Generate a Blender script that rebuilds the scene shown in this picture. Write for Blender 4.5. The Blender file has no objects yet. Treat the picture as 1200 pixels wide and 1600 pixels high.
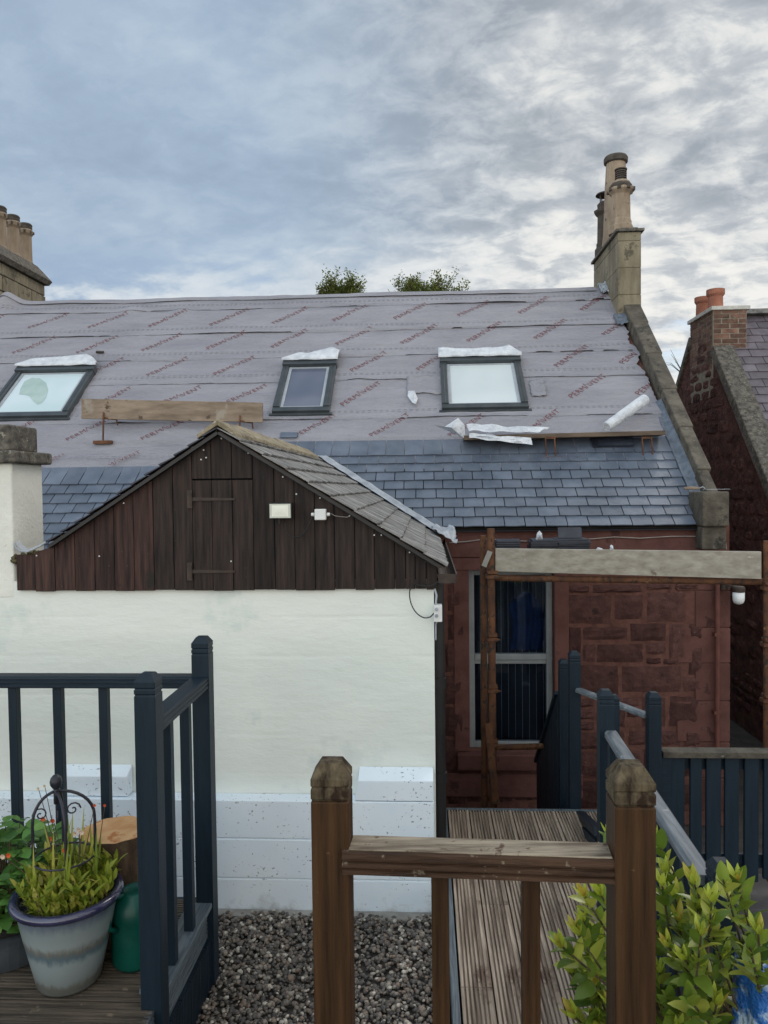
import bpy, bmesh, math, random
import numpy as np
from mathutils import Vector, Matrix, noise
random.seed(7)
sc = bpy.context.scene
col = sc.collection
R_ = math.radians
H = 2.365                      # camera height above the gravel
# ------------------------------------------------------------------ camera
F = 1180.0
yaw, pit, roll = R_(3.1), R_(-1.9), 0.0116
fw = Vector((-math.sin(yaw)*math.cos(pit), math.cos(yaw)*math.cos(pit), math.sin(pit)))
r0 = Vector((math.cos(yaw), math.sin(yaw), 0)); u0 = r0.cross(fw)
cr, sr = math.cos(roll), math.sin(roll)
RT = r0*cr - u0*sr; UP = u0*cr + r0*sr
cd = bpy.data.cameras.new('camera'); cam = bpy.data.objects.new('camera', cd); col.objects.link(cam)
cam.matrix_world = Matrix(((RT.x, UP.x, -fw.x, 0), (RT.y, UP.y, -fw.y, 0), (RT.z, UP.z, -fw.z, H), (0, 0, 0, 1)))
cd.sensor_fit = 'VERTICAL'; cd.sensor_height = 24; cd.lens = F/1600*24; cd.clip_end = 5000; cd.clip_start = 0.05
sc.camera = cam
CAM = Vector((0, 0, H))
# positions from image pixels: the direction of a measured pixel, met with a chosen plane
def ray(x, y): return (fw*F + RT*(x-600) - UP*(y-800)).normalized()
def P(x, y, X=None, Y=None, Z=None):
    d = ray(x, y)
    t = X/d.x if X is not None else Y/d.y if Y is not None else (Z-H)/d.z
    return CAM + d*t
def proj(p):
    q = Vector(p)-CAM; d = q.dot(fw); return 600+F*q.dot(RT)/d, 800-F*q.dot(UP)/d
ZE = H-0.377; TAN = 0.8266; TH = math.atan(TAN); CT, ST = math.cos(TH), math.sin(TH); YE = 6.80; YR = 10.45
SR = (YR-YE)/CT
RN = Vector((0, -ST, CT)); RV = Vector((0, CT, ST))
def RF(u, s, h=0.0): return Vector((u, YE, ZE)) + RV*s + RN*h
def PR(x, y, h=0.0):           # point on the main roof slope (u, s)
    d = ray(x, y); o = RF(0, 0, h)
    t = (o-CAM).dot(RN)/d.dot(RN); p = CAM+d*t
    return p.x, (p-o).dot(RV)
# ------------------------------------------------------------------ materials
def newmat(name):
    m = bpy.data.materials.new(name); m.use_nodes = True
    nt = m.node_tree; b = nt.nodes['Principled BSDF']
    return m, nt, b
def nd(nt, t, **kw):
    n = nt.nodes.new('ShaderNode'+t)
    for k, v in kw.items():
        if k in n.inputs.keys(): n.inputs[k].default_value = v
        else: setattr(n, k, v)
    return n
def ramp(nt, src, stops):
    r = nd(nt, 'ValToRGB'); e = r.color_ramp.elements
    while len(e) < len(stops): e.new(0.5)
    for i, (p, c) in enumerate(stops):
        e[i].position = p; e[i].color = (c[0], c[1], c[2], 1) if not isinstance(c, (int, float)) else (c, c, c, 1)
    nt.links.new(src, r.inputs[0]); return r
def mixc(nt, fac, a, b, mode='MIX'):
    m = nd(nt, 'Mix', data_type='RGBA', blend_type=mode)
    L = nt.links.new
    if isinstance(fac, (int, float)): m.inputs[0].default_value = fac
    else: L(fac, m.inputs[0])
    for i, v in ((6, a), (7, b)):
        if isinstance(v, tuple): m.inputs[i].default_value = (v[0], v[1], v[2], 1)
        else: L(v, m.inputs[i])
    return m.outputs[2]
def pm(name, c1, c2, scale=6, stretch=(1, 1, 1), rough=0.7, bump=0.2, bscale=60, bdist=0.004, spec=0.4,
       island=0.0, spots=None, metal=0.0, detail=6, coat=0.0, roughvar=0.0, spots2=None, lo=0.35, hi=0.65):
    """two-tone noise colour, optional per-piece variation, spots (scale, threshold, colour), fine bump"""
    m, nt, b = newmat(name); L = nt.links.new
    tc = nd(nt, 'TexCoord'); mp = nd(nt, 'Mapping', Scale=stretch); L(tc.outputs['Object'], mp.inputs[0])
    n = nd(nt, 'TexNoise', Scale=scale, Detail=detail, Roughness=0.6); L(mp.outputs[0], n.inputs['Vector'])
    c = ramp(nt, n.outputs[0], [(lo, c1), (hi, c2)]).outputs[0]
    for sp in (spots, spots2):
        if sp:
            s = nd(nt, 'TexNoise', Scale=sp[0], Detail=5, Roughness=0.65); L(tc.outputs['Object'], s.inputs['Vector'])
            k = ramp(nt, s.outputs[0], [(sp[1], 0.0), (min(1, sp[1]+0.06), 1.0)])
            c = mixc(nt, k.outputs[0], c, sp[2])
    if island:
        g = nd(nt, 'NewGeometry'); mr = nd(nt, 'MapRange'); L(g.outputs['Random Per Island'], mr.inputs[0])
        mr.inputs[3].default_value = 1-island; mr.inputs[4].default_value = 1+island
        hs = nd(nt, 'HueSaturation'); L(mr.outputs[0], hs.inputs['Value']); L(c, hs.inputs['Color']); c = hs.outputs[0]
    L(c, b.inputs['Base Color'])
    b.inputs['Roughness'].default_value = rough; b.inputs['Metallic'].default_value = metal
    b.inputs['Specular IOR Level'].default_value = spec; b.inputs['Coat Weight'].default_value = coat
    if roughvar:
        rr = ramp(nt, n.outputs[0], [(0.3, rough-roughvar), (0.7, rough+roughvar)]); L(rr.outputs[0], b.inputs['Roughness'])
    if bump:
        bn = nd(nt, 'TexNoise', Scale=bscale, Detail=5, Roughness=0.65); L(mp.outputs[0], bn.inputs['Vector'])
        bp = nd(nt, 'Bump', Strength=bump, Distance=bdist); L(bn.outputs[0], bp.inputs['Height']); L(bp.outputs[0], b.inputs['Normal'])
    return m
M = {}
M['render'] = pm('pale_render', (0.645, 0.70, 0.665), (0.765, 0.775, 0.72), 0.9, (.7, 1, 1.6), rough=0.78, bump=0.4, bscale=3.5, bdist=0.03, spots=(1.8, 0.62, (0.64, 0.685, 0.65)), spots2=(26, 0.73, (0.50, 0.50, 0.46)), detail=9, lo=0.25, hi=0.75)
M['chim_render'] = pm('weathered_render', (0.66, 0.66, 0.60), (0.74, 0.74, 0.68), 4, rough=0.85, bump=0.5, bscale=30, bdist=0.01, spots=(14, 0.66, (0.50, 0.49, 0.40)))
def block_mat():
    m, nt, b = newmat('painted_block'); L = nt.links.new
    tc = nd(nt, 'TexCoord')
    n = nd(nt, 'TexNoise', Scale=2.5, Detail=5); L(tc.outputs['Object'], n.inputs['Vector'])
    c = ramp(nt, n.outputs[0], [(0.35, (0.70, 0.785, 0.86)), (0.65, (0.76, 0.83, 0.885))]).outputs[0]
    v = nd(nt, 'TexNoise', Scale=62, Detail=2, Roughness=0.55); L(tc.outputs['Object'], v.inputs['Vector'])
    dn = nd(nt, 'TexNoise', Scale=5, Detail=3); L(tc.outputs['Object'], dn.inputs['Vector'])
    vv = nd(nt, 'Math', operation='MULTIPLY_ADD'); L(dn.outputs[0], vv.inputs[0]); vv.inputs[1].default_value = 0.28; L(v.outputs[0], vv.inputs[2])
    k = ramp(nt, vv.outputs[0], [(0.80, 0.0), (0.85, 1.0)])
    c = mixc(nt, k.outputs[0], c, (0.30, 0.33, 0.38))
    gz_ = nd(nt, 'NewGeometry'); sz_ = nd(nt, 'SeparateXYZ'); L(gz_.outputs['Position'], sz_.inputs[0])
    sp = nd(nt, 'TexNoise', Scale=9, Detail=6, Roughness=0.7); L(tc.outputs['Object'], sp.inputs['Vector'])
    sa = nd(nt, 'Math', operation='MULTIPLY_ADD'); L(sz_.outputs[2], sa.inputs[0]); sa.inputs[1].default_value = -1.6; L(sp.outputs[0], sa.inputs[2])
    kk = ramp(nt, sa.outputs[0], [(0.42, 0.0), (0.62, 0.5)])
    c = mixc(nt, kk.outputs[0], c, (0.33, 0.30, 0.25))
    L(c, b.inputs['Base Color']); b.inputs['Roughness'].default_value = 0.7
    iv = nd(nt, 'Math', operation='SUBTRACT'); iv.inputs[0].default_value = 1.0; L(k.outputs[0], iv.inputs[1])
    bn = nd(nt, 'TexNoise', Scale=120, Detail=3); L(tc.outputs['Object'], bn.inputs['Vector'])
    ad = nd(nt, 'Math', operation='MULTIPLY_ADD'); L(bn.outputs[0], ad.inputs[0]); ad.inputs[1].default_value = 0.35; L(iv.outputs[0], ad.inputs[2])
    bp = nd(nt, 'Bump', Strength=0.7, Distance=0.004); L(ad.outputs[0], bp.inputs['Height']); L(bp.outputs[0], b.inputs['Normal'])
    return m
M['block'] = block_mat()
M['boards'] = pm('stained_boards', (0.0085, 0.0065, 0.006), (0.038, 0.024, 0.020), 6, (7, 1, 0.5), rough=0.66, bump=0.7, bscale=30, bdist=0.005, island=0.26, detail=10, spots2=(45, 0.69, (0.075, 0.055, 0.045)), spec=0.25)
M['boards_red'] = pm('worn_red_brown_boards', (0.015, 0.009, 0.008), (0.068, 0.034, 0.027), 6, (7, 1, 0.5), rough=0.66, bump=0.7, bscale=30, bdist=0.005, island=0.22, detail=10, spots=(4, 0.60, (0.019, 0.016, 0.013)), spots2=(40, 0.68, (0.10, 0.065, 0.05)), spec=0.25)
M['iron'] = pm('rusty_iron', (0.03, 0.022, 0.018), (0.06, 0.04, 0.03), 20, rough=0.7, bump=0.4)
M['rust'] = pm('rusted_steel', (0.055, 0.024, 0.013), (0.15, 0.062, 0.027), 12, (1, 1, 0.5), rough=0.8, bump=0.5, bscale=90, spots=(22, 0.56, (0.03, 0.022, 0.018)), spots2=(9, 0.64, (0.24, 0.13, 0.055)))
M['slate'] = pm('new_slate', (0.075, 0.095, 0.130), (0.135, 0.160, 0.205), 3.2, rough=0.36, bump=0.45, bscale=35, bdist=0.004, island=0.13, spec=0.65, roughvar=0.08, spots=(2.6, 0.66, (0.06, 0.078, 0.098)), detail=9)
M['slate_edge'] = pm('slate_stack', (0.018, 0.022, 0.034), (0.035, 0.042, 0.06), 9, rough=0.42, bump=0.3, bscale=40, island=0.2)
M['old_slate'] = pm('old_slate', (0.115, 0.112, 0.108), (0.27, 0.265, 0.255), 10, rough=0.75, bump=0.9, bscale=50, bdist=0.008, island=0.32, spots=(18, 0.62, (0.10, 0.085, 0.06)), spots2=(35, 0.64, (0.38, 0.38, 0.34)), detail=9)
M['nb_slate'] = pm('purple_slate', (0.10, 0.085, 0.10), (0.16, 0.14, 0.16), 6, rough=0.6, bump=0.4, bscale=40, island=0.25)
M['ridge'] = pm('lichened_ridge', (0.16, 0.13, 0.085), (0.34, 0.29, 0.20), 14, rough=0.9, bump=0.7, bscale=40, bdist=0.01, spots=(22, 0.6, (0.42, 0.38, 0.30)), island=0.15)
M['lead'] = pm('lead_sheet', (0.26, 0.285, 0.32), (0.42, 0.45, 0.49), 9, rough=0.5, bump=0.6, bscale=22, bdist=0.012, spec=0.5, roughvar=0.12)
M['lead_dark'] = pm('dark_lead', (0.085, 0.105, 0.135), (0.16, 0.185, 0.225), 12, rough=0.42, bump=0.7, bscale=25, bdist=0.01)
M['deckroof'] = pm('roof_boarding', (0.010, 0.009, 0.009), (0.02, 0.018, 0.016), 6, rough=0.95, bump=0.2, spec=0.1)  # near black, putting the shadow of the slate joints into the boarding colour
M['membrane'] = pm('roof_felt', (0.215, 0.212, 0.240), (0.325, 0.318, 0.350), 1.8, (0.6, 2.0, 2.0), rough=0.60, bump=0.9, bscale=4, bdist=0.08, spec=0.35, detail=8, lo=0.25, hi=0.75)  # stretched tone streaks put wrinkle shading into the felt colour
M['ink'] = pm('dark_red_print', (0.13, 0.035, 0.040), (0.20, 0.065, 0.070), 40, rough=0.7, bump=0)
M['ink_grey'] = pm('grey_print', (0.12, 0.11, 0.13), (0.17, 0.16, 0.18), 40, rough=0.7, bump=0)
M['foil'] = pm('white_membrane', (0.50, 0.53, 0.58), (0.72, 0.75, 0.79), 9, rough=0.5, bump=1.0, bscale=14, bdist=0.04, detail=9)
M['frame'] = pm('dark_grey_aluminium', (0.052, 0.062, 0.068), (0.075, 0.086, 0.092), 8, rough=0.36, bump=0.05, metal=0.35)
M['frame_in'] = pm('grey_sash', (0.30, 0.33, 0.36), (0.38, 0.41, 0.44), 8, rough=0.4, bump=0.05)
def glass_mat(name, colr, rough=0.05, spec=0.9, tint=None, ts=1.2):
    m, nt, b = newmat(name); L = nt.links.new
    tc = nd(nt, 'TexCoord'); n = nd(nt, 'TexNoise', Scale=ts, Detail=2); L(tc.outputs['Object'], n.inputs['Vector'])
    c = ramp(nt, n.outputs[0], [(0.42, colr), (0.62, tint or colr)])
    L(c.outputs[0], b.inputs['Base Color']); b.inputs['Roughness'].default_value = rough
    b.inputs['Specular IOR Level'].default_value = spec
    return m
M['pane_white'] = glass_mat('pane_over_white_blind', (0.56, 0.62, 0.63), 0.15, 0.6, (0.62, 0.68, 0.69))
M['pane_dark'] = glass_mat('pane_dark_room', (0.085, 0.10, 0.15), 0.08, 0.9, (0.14, 0.155, 0.20))
M['pane_pale'] = glass_mat('pane_pale', (0.58, 0.68, 0.72), 0.08, 0.7, (0.50, 0.62, 0.64))
M['pale_green'] = pm('pale_green_reflection', (0.33, 0.44, 0.41), (0.42, 0.53, 0.50), 5, rough=0.15, bump=0)  # colour of the painted reflection on the left skylight
def win_glass():
    m, nt, b = newmat('window_glass'); L = nt.links.new
    out = nt.nodes['Material Output']
    g = nd(nt, 'BsdfGlossy', Roughness=0.02); g.inputs['Color'].default_value = (0.75, 0.85, 1, 1)
    t = nd(nt, 'BsdfTransparent'); t.inputs['Color'].default_value = (0.75, 0.80, 0.85, 1)
    fr = nd(nt, 'Fresnel', IOR=1.5); mx = nd(nt, 'MixShader')
    ad = nd(nt, 'Math', operation='MULTIPLY'); L(fr.outputs[0], ad.inputs[0]); ad.inputs[1].default_value = 1.0
    L(ad.outputs[0], mx.inputs[0]); L(t.outputs[0], mx.inputs[1]); L(g.outputs[0], mx.inputs[2]); L(mx.outputs[0], out.inputs[0])
    return m
M['winglass'] = win_glass()
M['upvc'] = pm('grey_upvc', (0.22, 0.24, 0.25), (0.30, 0.32, 0.33), 5, rough=0.4, bump=0.05)
M['blind'] = pm('dark_blind', (0.022, 0.026, 0.036), (0.035, 0.040, 0.052), 5, rough=0.8, bump=0)
M['blind_edge'] = pm('blind_edge', (0.30, 0.34, 0.38), (0.38, 0.42, 0.46), 5, rough=0.8, bump=0)
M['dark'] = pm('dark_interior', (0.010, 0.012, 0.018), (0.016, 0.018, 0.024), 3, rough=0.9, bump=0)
M['bluecloth'] = pm('blue_cloth', (0.012, 0.07, 0.26), (0.03, 0.17, 0.52), 4, rough=0.5, bump=1.0, bscale=7, bdist=0.05, spots=(5, 0.54, (0.42, 0.55, 0.68)), detail=8)
M['pane_reflection'] = pm('deep_blue_reflection', (0.006, 0.018, 0.075), (0.012, 0.05, 0.16), 5, rough=0.6, bump=0.4, bscale=8, bdist=0.03, spots=(9, 0.62, (0.10, 0.16, 0.26)))  # blue window reflection put into a cloth-like colour
M['sand'] = pm('red_sandstone', (0.066, 0.032, 0.029), (0.115, 0.055, 0.048), 9, rough=0.92, bump=1.0, bscale=22, bdist=0.02, island=0.26, spots=(7, 0.62, (0.044, 0.025, 0.023)), spots2=(20, 0.64, (0.16, 0.085, 0.072)), spec=0.2)
M['sand_smooth'] = pm('dressed_red_sandstone', (0.100, 0.045, 0.039), (0.150, 0.070, 0.060), 5, rough=0.9, bump=0.6, bscale=24, bdist=0.01, spots=(5, 0.60, (0.070, 0.034, 0.031)), spots2=(30, 0.66, (0.19, 0.10, 0.085)), island=0.14, spec=0.2, detail=9)
M['mortar'] = pm('red_pointing', (0.115, 0.052, 0.042), (0.175, 0.082, 0.066), 12, rough=0.92, bump=0.8, bscale=40, bdist=0.01, spots=(4, 0.60, (0.075, 0.036, 0.031)), spec=0.2, detail=9)
M['rubble'] = pm('red_rubble', (0.058, 0.029, 0.025), (0.150, 0.072, 0.059), 7, rough=0.95, bump=1.0, bscale=16, bdist=0.05, spots=(5, 0.60, (0.038, 0.025, 0.022)), detail=10, island=0.25, spec=0.2)
M['skew'] = pm('grey_brown_stone', (0.055, 0.047, 0.037), (0.135, 0.118, 0.092), 7, rough=0.93, bump=1.0, bscale=35, bdist=0.012, spots=(26, 0.66, (0.27, 0.27, 0.23)), spots2=(5, 0.57, (0.040, 0.037, 0.031)), island=0.2, detail=10)
M['chimstone'] = pm('buff_stone', (0.145, 0.122, 0.083), (0.27, 0.235, 0.165), 3.5, (1.6, 1.6, 0.5), rough=0.9, bump=0.7, bscale=40, bdist=0.008, spots=(5, 0.58, (0.095, 0.082, 0.058)), spots2=(25, 0.64, (0.10, 0.088, 0.065)), island=0.14, detail=9)
M['capstone'] = pm('lichened_dark_stone', (0.055, 0.050, 0.044), (0.17, 0.155, 0.13), 18, rough=0.95, bump=1.0, bscale=45, bdist=0.012, spots=(40, 0.60, (0.30, 0.28, 0.22)), spots2=(7, 0.6, (0.075, 0.068, 0.05)))
M['pot_buff'] = pm('buff_clay', (0.22, 0.165, 0.115), (0.33, 0.26, 0.19), 8, (1, 1, 0.4), rough=0.85, bump=0.4, bscale=40, spots=(9, 0.62, (0.07, 0.055, 0.045)))
M['pot_dark'] = pm('sooty_clay', (0.05, 0.042, 0.036), (0.09, 0.075, 0.062), 12, rough=0.9, bump=0.4)
M['terracotta'] = pm('terracotta', (0.27, 0.105, 0.068), (0.37, 0.155, 0.10), 8, rough=0.85, bump=0.3, spots=(9, 0.62, (0.16, 0.075, 0.055)))
M['brick'] = pm('red_brick', (0.095, 0.050, 0.038), (0.19, 0.105, 0.078), 9, rough=0.92, bump=0.6, bscale=40, island=0.42, spots=(20, 0.58, (0.16, 0.14, 0.10)), spots2=(6, 0.60, (0.075, 0.055, 0.042)))
M['mortar_grey'] = pm('lime_mortar', (0.20, 0.17, 0.13), (0.29, 0.26, 0.20), 14, rough=0.95, bump=0.6)
M['coping'] = pm('pale_coping', (0.42, 0.41, 0.38), (0.55, 0.54, 0.50), 14, rough=0.9, bump=0.4)
M['moss'] = pm('moss', (0.05, 0.045, 0.02), (0.17, 0.15, 0.075), 30, rough=0.98, bump=1.0, bscale=60, bdist=0.01)
def painted(name, a, b, st): return pm(name, a, b, 5, st, rough=0.5, bump=0.5, bscale=26, bdist=0.003, spec=0.25, island=0.14, detail=9, spots2=(48, 0.705, (0.075, 0.09, 0.10)), spots=(3.2, 0.66, (a[0]*1.6, a[1]*1.5, a[2]*1.35)))
NV1, NV2 = (0.0065, 0.0155, 0.0255), (0.010, 0.021, 0.033)
M['navy_v'] = painted('navy_paint_upright', NV1, NV2, (7, 7, 0.7))
M['navy_x'] = painted('navy_paint_crosswise', NV1, NV2, (0.7, 7, 7))
M['navy_y'] = painted('navy_paint_lengthwise', NV1, NV2, (7, 0.7, 7))
M['rail_worn'] = pm('worn_grey_blue_rail', (0.075, 0.092, 0.108), (0.165, 0.19, 0.21), 7, (8, 0.6, 8), rough=0.45, bump=0.4, bscale=30, spots=(14, 0.63, (0.26, 0.27, 0.265)), spec=0.5, detail=9)
M['navy_dry'] = pm('dry_navy_trim', (0.045, 0.060, 0.075), (0.13, 0.16, 0.18), 12, (10, 0.5, 10), rough=0.55, bump=0.5, bscale=30, detail=9)
M['brown_v'] = pm('brown_stain_upright', (0.021, 0.010, 0.0042), (0.070, 0.035, 0.015), 4, (11, 11, 0.5), rough=0.55, bump=0.8, bscale=28, bdist=0.004, spots=(60, 0.70, (0.14, 0.085, 0.05)), detail=10, spec=0.2)
M['brown_cap'] = pm('weathered_post_cap', (0.022, 0.015, 0.009), (0.135, 0.105, 0.064), 15, (3, 3, 0.8), rough=0.85, bump=0.9, bscale=30, bdist=0.005, detail=10, spots=(12, 0.62, (0.075, 0.078, 0.028)), spots2=(8, 0.57, (0.028, 0.016, 0.010)), spec=0.2)
M['brown_x'] = pm('flaking_brown_rail', (0.026, 0.013, 0.007), (0.075, 0.040, 0.023), 7, (0.6, 9, 9), rough=0.6, bump=0.7, bscale=22, detail=10, spots=(34, 0.62, (0.19, 0.15, 0.105)), spec=0.25)
M['brown_top'] = pm('bare_weathered_rail_top', (0.10, 0.072, 0.048), (0.34, 0.285, 0.21), 8, (0.7, 9, 9), rough=0.75, bump=0.8, bscale=22, detail=10, spots=(30, 0.60, (0.08, 0.042, 0.024)))
M['deck'] = pm('weathered_decking', (0.095, 0.066, 0.048), (0.40, 0.325, 0.255), 4.5, (9, 0.45, 9), rough=0.78, bump=0.7, bscale=26, island=0.20, detail=10, spots=(3.0, 0.59, (0.105, 0.068, 0.048)))
M['deck_dark'] = pm('dark_damp_decking', (0.035, 0.027, 0.020), (0.115, 0.088, 0.064), 6, (0.5, 8, 8), rough=0.6, bump=0.7, bscale=26, island=0.25, detail=9, spots=(14, 0.64, (0.18, 0.14, 0.10)))
M['scaf'] = pm('dirty_scaffold_board', (0.23, 0.205, 0.165), (0.37, 0.34, 0.29), 7, (0.8, 5, 3), rough=0.9, bump=0.5, bscale=30, spots=(6, 0.64, (0.15, 0.12, 0.09)), spots2=(16, 0.66, (0.42, 0.40, 0.35)), detail=9)
M['plank'] = pm('brown_scaffold_board', (0.155, 0.115, 0.085), (0.30, 0.235, 0.175), 5, (0.6, 5, 3), rough=0.88, bump=0.6, bscale=30, spots=(8, 0.62, (0.09, 0.062, 0.042)), spots2=(3, 0.62, (0.30, 0.26, 0.21)), detail=9)
M['plank_dark'] = pm('dark_scaffold_board', (0.06, 0.042, 0.03), (0.15, 0.11, 0.08), 5, (0.6, 5, 3), rough=0.88, bump=0.5, bscale=30, detail=9)
M['gravel'] = pm('pebbles', (0.065, 0.062, 0.062), (0.15, 0.14, 0.135), 30, rough=0.65, bump=0.2, bscale=150, island=0.0)
M['ground'] = pm('dark_soil', (0.035, 0.032, 0.030), (0.07, 0.062, 0.055), 6, rough=0.95, bump=0.8, bscale=30, bdist=0.02)
M['paving'] = pm('damp_paving', (0.055, 0.050, 0.050), (0.10, 0.092, 0.09), 5, rough=0.8, bump=0.5, bscale=40, island=0.2)
M['concrete'] = pm('concrete', (0.20, 0.19, 0.17), (0.32, 0.31, 0.28), 7, rough=0.9, bump=0.5)
M['glaze'] = None
M['navy_glaze'] = pm('navy_glaze', (0.012, 0.012, 0.045), (0.035, 0.035, 0.085), 9, rough=0.2, bump=0.15, spec=0.7, coat=0.5)
M['can'] = pm('green_plastic', (0.0, 0.055, 0.040), (0.004, 0.085, 0.062), 6, rough=0.38, bump=0.1)
M['pot_grey'] = pm('grey_plastic', (0.045, 0.052, 0.062), (0.07, 0.08, 0.09), 9, rough=0.5, bump=0.2)
M['wire'] = pm('black_iron', (0.012, 0.013, 0.022), (0.025, 0.026, 0.036), 20, rough=0.4, bump=0.3)
M['bark'] = pm('bark', (0.045, 0.028, 0.018), (0.16, 0.105, 0.065), 13, (1, 1, 0.45), rough=0.95, bump=1.0, bscale=25, bdist=0.02, detail=9)
M['cut'] = pm('fresh_cut_wood', (0.46, 0.22, 0.085), (0.64, 0.40, 0.20), 7, rough=0.8, bump=0.3, spots=(6, 0.57, (0.42, 0.16, 0.05)))
M['twig'] = pm('twig', (0.05, 0.035, 0.02), (0.10, 0.07, 0.04), 20, rough=0.9, bump=0.3)
M['white'] = pm('white_plastic', (0.62, 0.63, 0.62), (0.70, 0.71, 0.70), 8, rough=0.4, bump=0.05)
M['opal'] = pm('opal_glass', (0.72, 0.74, 0.76), (0.80, 0.82, 0.83), 3, rough=0.2, bump=0)
M['black'] = pm('black_plastic', (0.010, 0.010, 0.011), (0.018, 0.018, 0.019), 8, rough=0.45, bump=0.05)
M['lampglass'] = pm('floodlight_glass', (0.46, 0.48, 0.40), (0.58, 0.60, 0.52), 4, rough=0.25, bump=0)
M['lampinner'] = pm('floodlight_reflector', (0.70, 0.71, 0.62), (0.78, 0.79, 0.70), 4, rough=0.3, bump=0)
M['pipe_red'] = pm('red_painted_pipe', (0.10, 0.035, 0.026), (0.15, 0.055, 0.04), 9, rough=0.6, bump=0.3)
M['cable'] = pm('grey_cable', (0.25, 0.22, 0.20), (0.35, 0.31, 0.28), 9, rough=0.6, bump=0)
M['petal'] = pm('orange_red_petal', (0.36, 0.035, 0.006), (0.62, 0.12, 0.015), 30, rough=0.6, bump=0)
M['petal_pale'] = pm('faded_petal', (0.48, 0.36, 0.26), (0.62, 0.50, 0.40), 30, rough=0.7, bump=0)
def leaf_mat(name, a, b, c=None, rough=0.42, trans=0.25, isl=True):
    m, nt, bs = newmat(name); L = nt.links.new
    out = nt.nodes['Material Output']
    g = nd(nt, 'NewGeometry')
    st = [(0.0, a), (0.6, b)] + ([(0.97, c)] if c else [])
    r = ramp(nt, g.outputs['Random Per Island'], st)
    tc = nd(nt, 'TexCoord'); n = nd(nt, 'TexNoise', Scale=25, Detail=3); L(tc.outputs['Object'], n.inputs['Vector'])
    v = nd(nt, 'MapRange'); L(n.outputs[0], v.inputs[0]); v.inputs[3].default_value = 0.75; v.inputs[4].default_value = 1.25
    hs = nd(nt, 'HueSaturation'); L(v.outputs[0], hs.inputs['Value']); L(r.outputs[0], hs.inputs['Color'])
    L(hs.outputs[0], bs.inputs['Base Color']); bs.inputs['Roughness'].default_value = rough
    t = nd(nt, 'BsdfTranslucent'); L(hs.outputs[0], t.inputs['Color'])
    mx = nd(nt, 'MixShader'); mx.inputs[0].default_value = trans
    L(bs.outputs[0], mx.inputs[1]); L(t.outputs[0], mx.inputs[2]); L(mx.outputs[0], out.inputs[0])
    return m
M['laurel'] = leaf_mat('laurel_leaf', (0.065, 0.125, 0.016), (0.19, 0.265, 0.034), (0.38, 0.40, 0.07), 0.35)
M['laurel_young'] = leaf_mat('young_laurel_leaf', (0.34, 0.42, 0.045), (0.46, 0.52, 0.07), (0.44, 0.34, 0.05), 0.4, 0.35)
M['leafy'] = leaf_mat('bright_leaf', (0.045, 0.125, 0.025), (0.10, 0.24, 0.045), (0.17, 0.32, 0.07), 0.5)
M['yellowleaf'] = leaf_mat('yellow_green_leaf', (0.13, 0.20, 0.02), (0.30, 0.35, 0.04), (0.42, 0.38, 0.08), 0.5, 0.35)
M['treeleaf'] = leaf_mat('tree_leaf', (0.06, 0.085, 0.018), (0.15, 0.185, 0.045), (0.23, 0.25, 0.07), 0.6, 0.4)
def pebble_mat():
    m, nt, b = newmat('mixed_pebbles'); L = nt.links.new
    g = nd(nt, 'NewGeometry')
    r = ramp(nt, g.outputs['Random Per Island'], [(0.0, (0.050, 0.045, 0.042)), (0.35, (0.095, 0.082, 0.072)), (0.6, (0.15, 0.13, 0.11)), (0.78, (0.19, 0.135, 0.098)), (0.9, (0.27, 0.24, 0.20)), (0.98, (0.50, 0.45, 0.38))])
    tc = nd(nt, 'TexCoord'); n = nd(nt, 'TexNoise', Scale=90, Detail=4); L(tc.outputs['Object'], n.inputs['Vector'])
    v = nd(nt, 'MapRange'); L(n.outputs[0], v.inputs[0]); v.inputs[3].default_value = 0.6; v.inputs[4].default_value = 1.4
    hs = nd(nt, 'HueSaturation'); L(v.outputs[0], hs.inputs['Value']); L(r.outputs[0], hs.inputs['Color'])
    L(hs.outputs[0], b.inputs['Base Color']); b.inputs['Roughness'].default_value = 0.6
    return m
M['pebble'] = pebble_mat()
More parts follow.
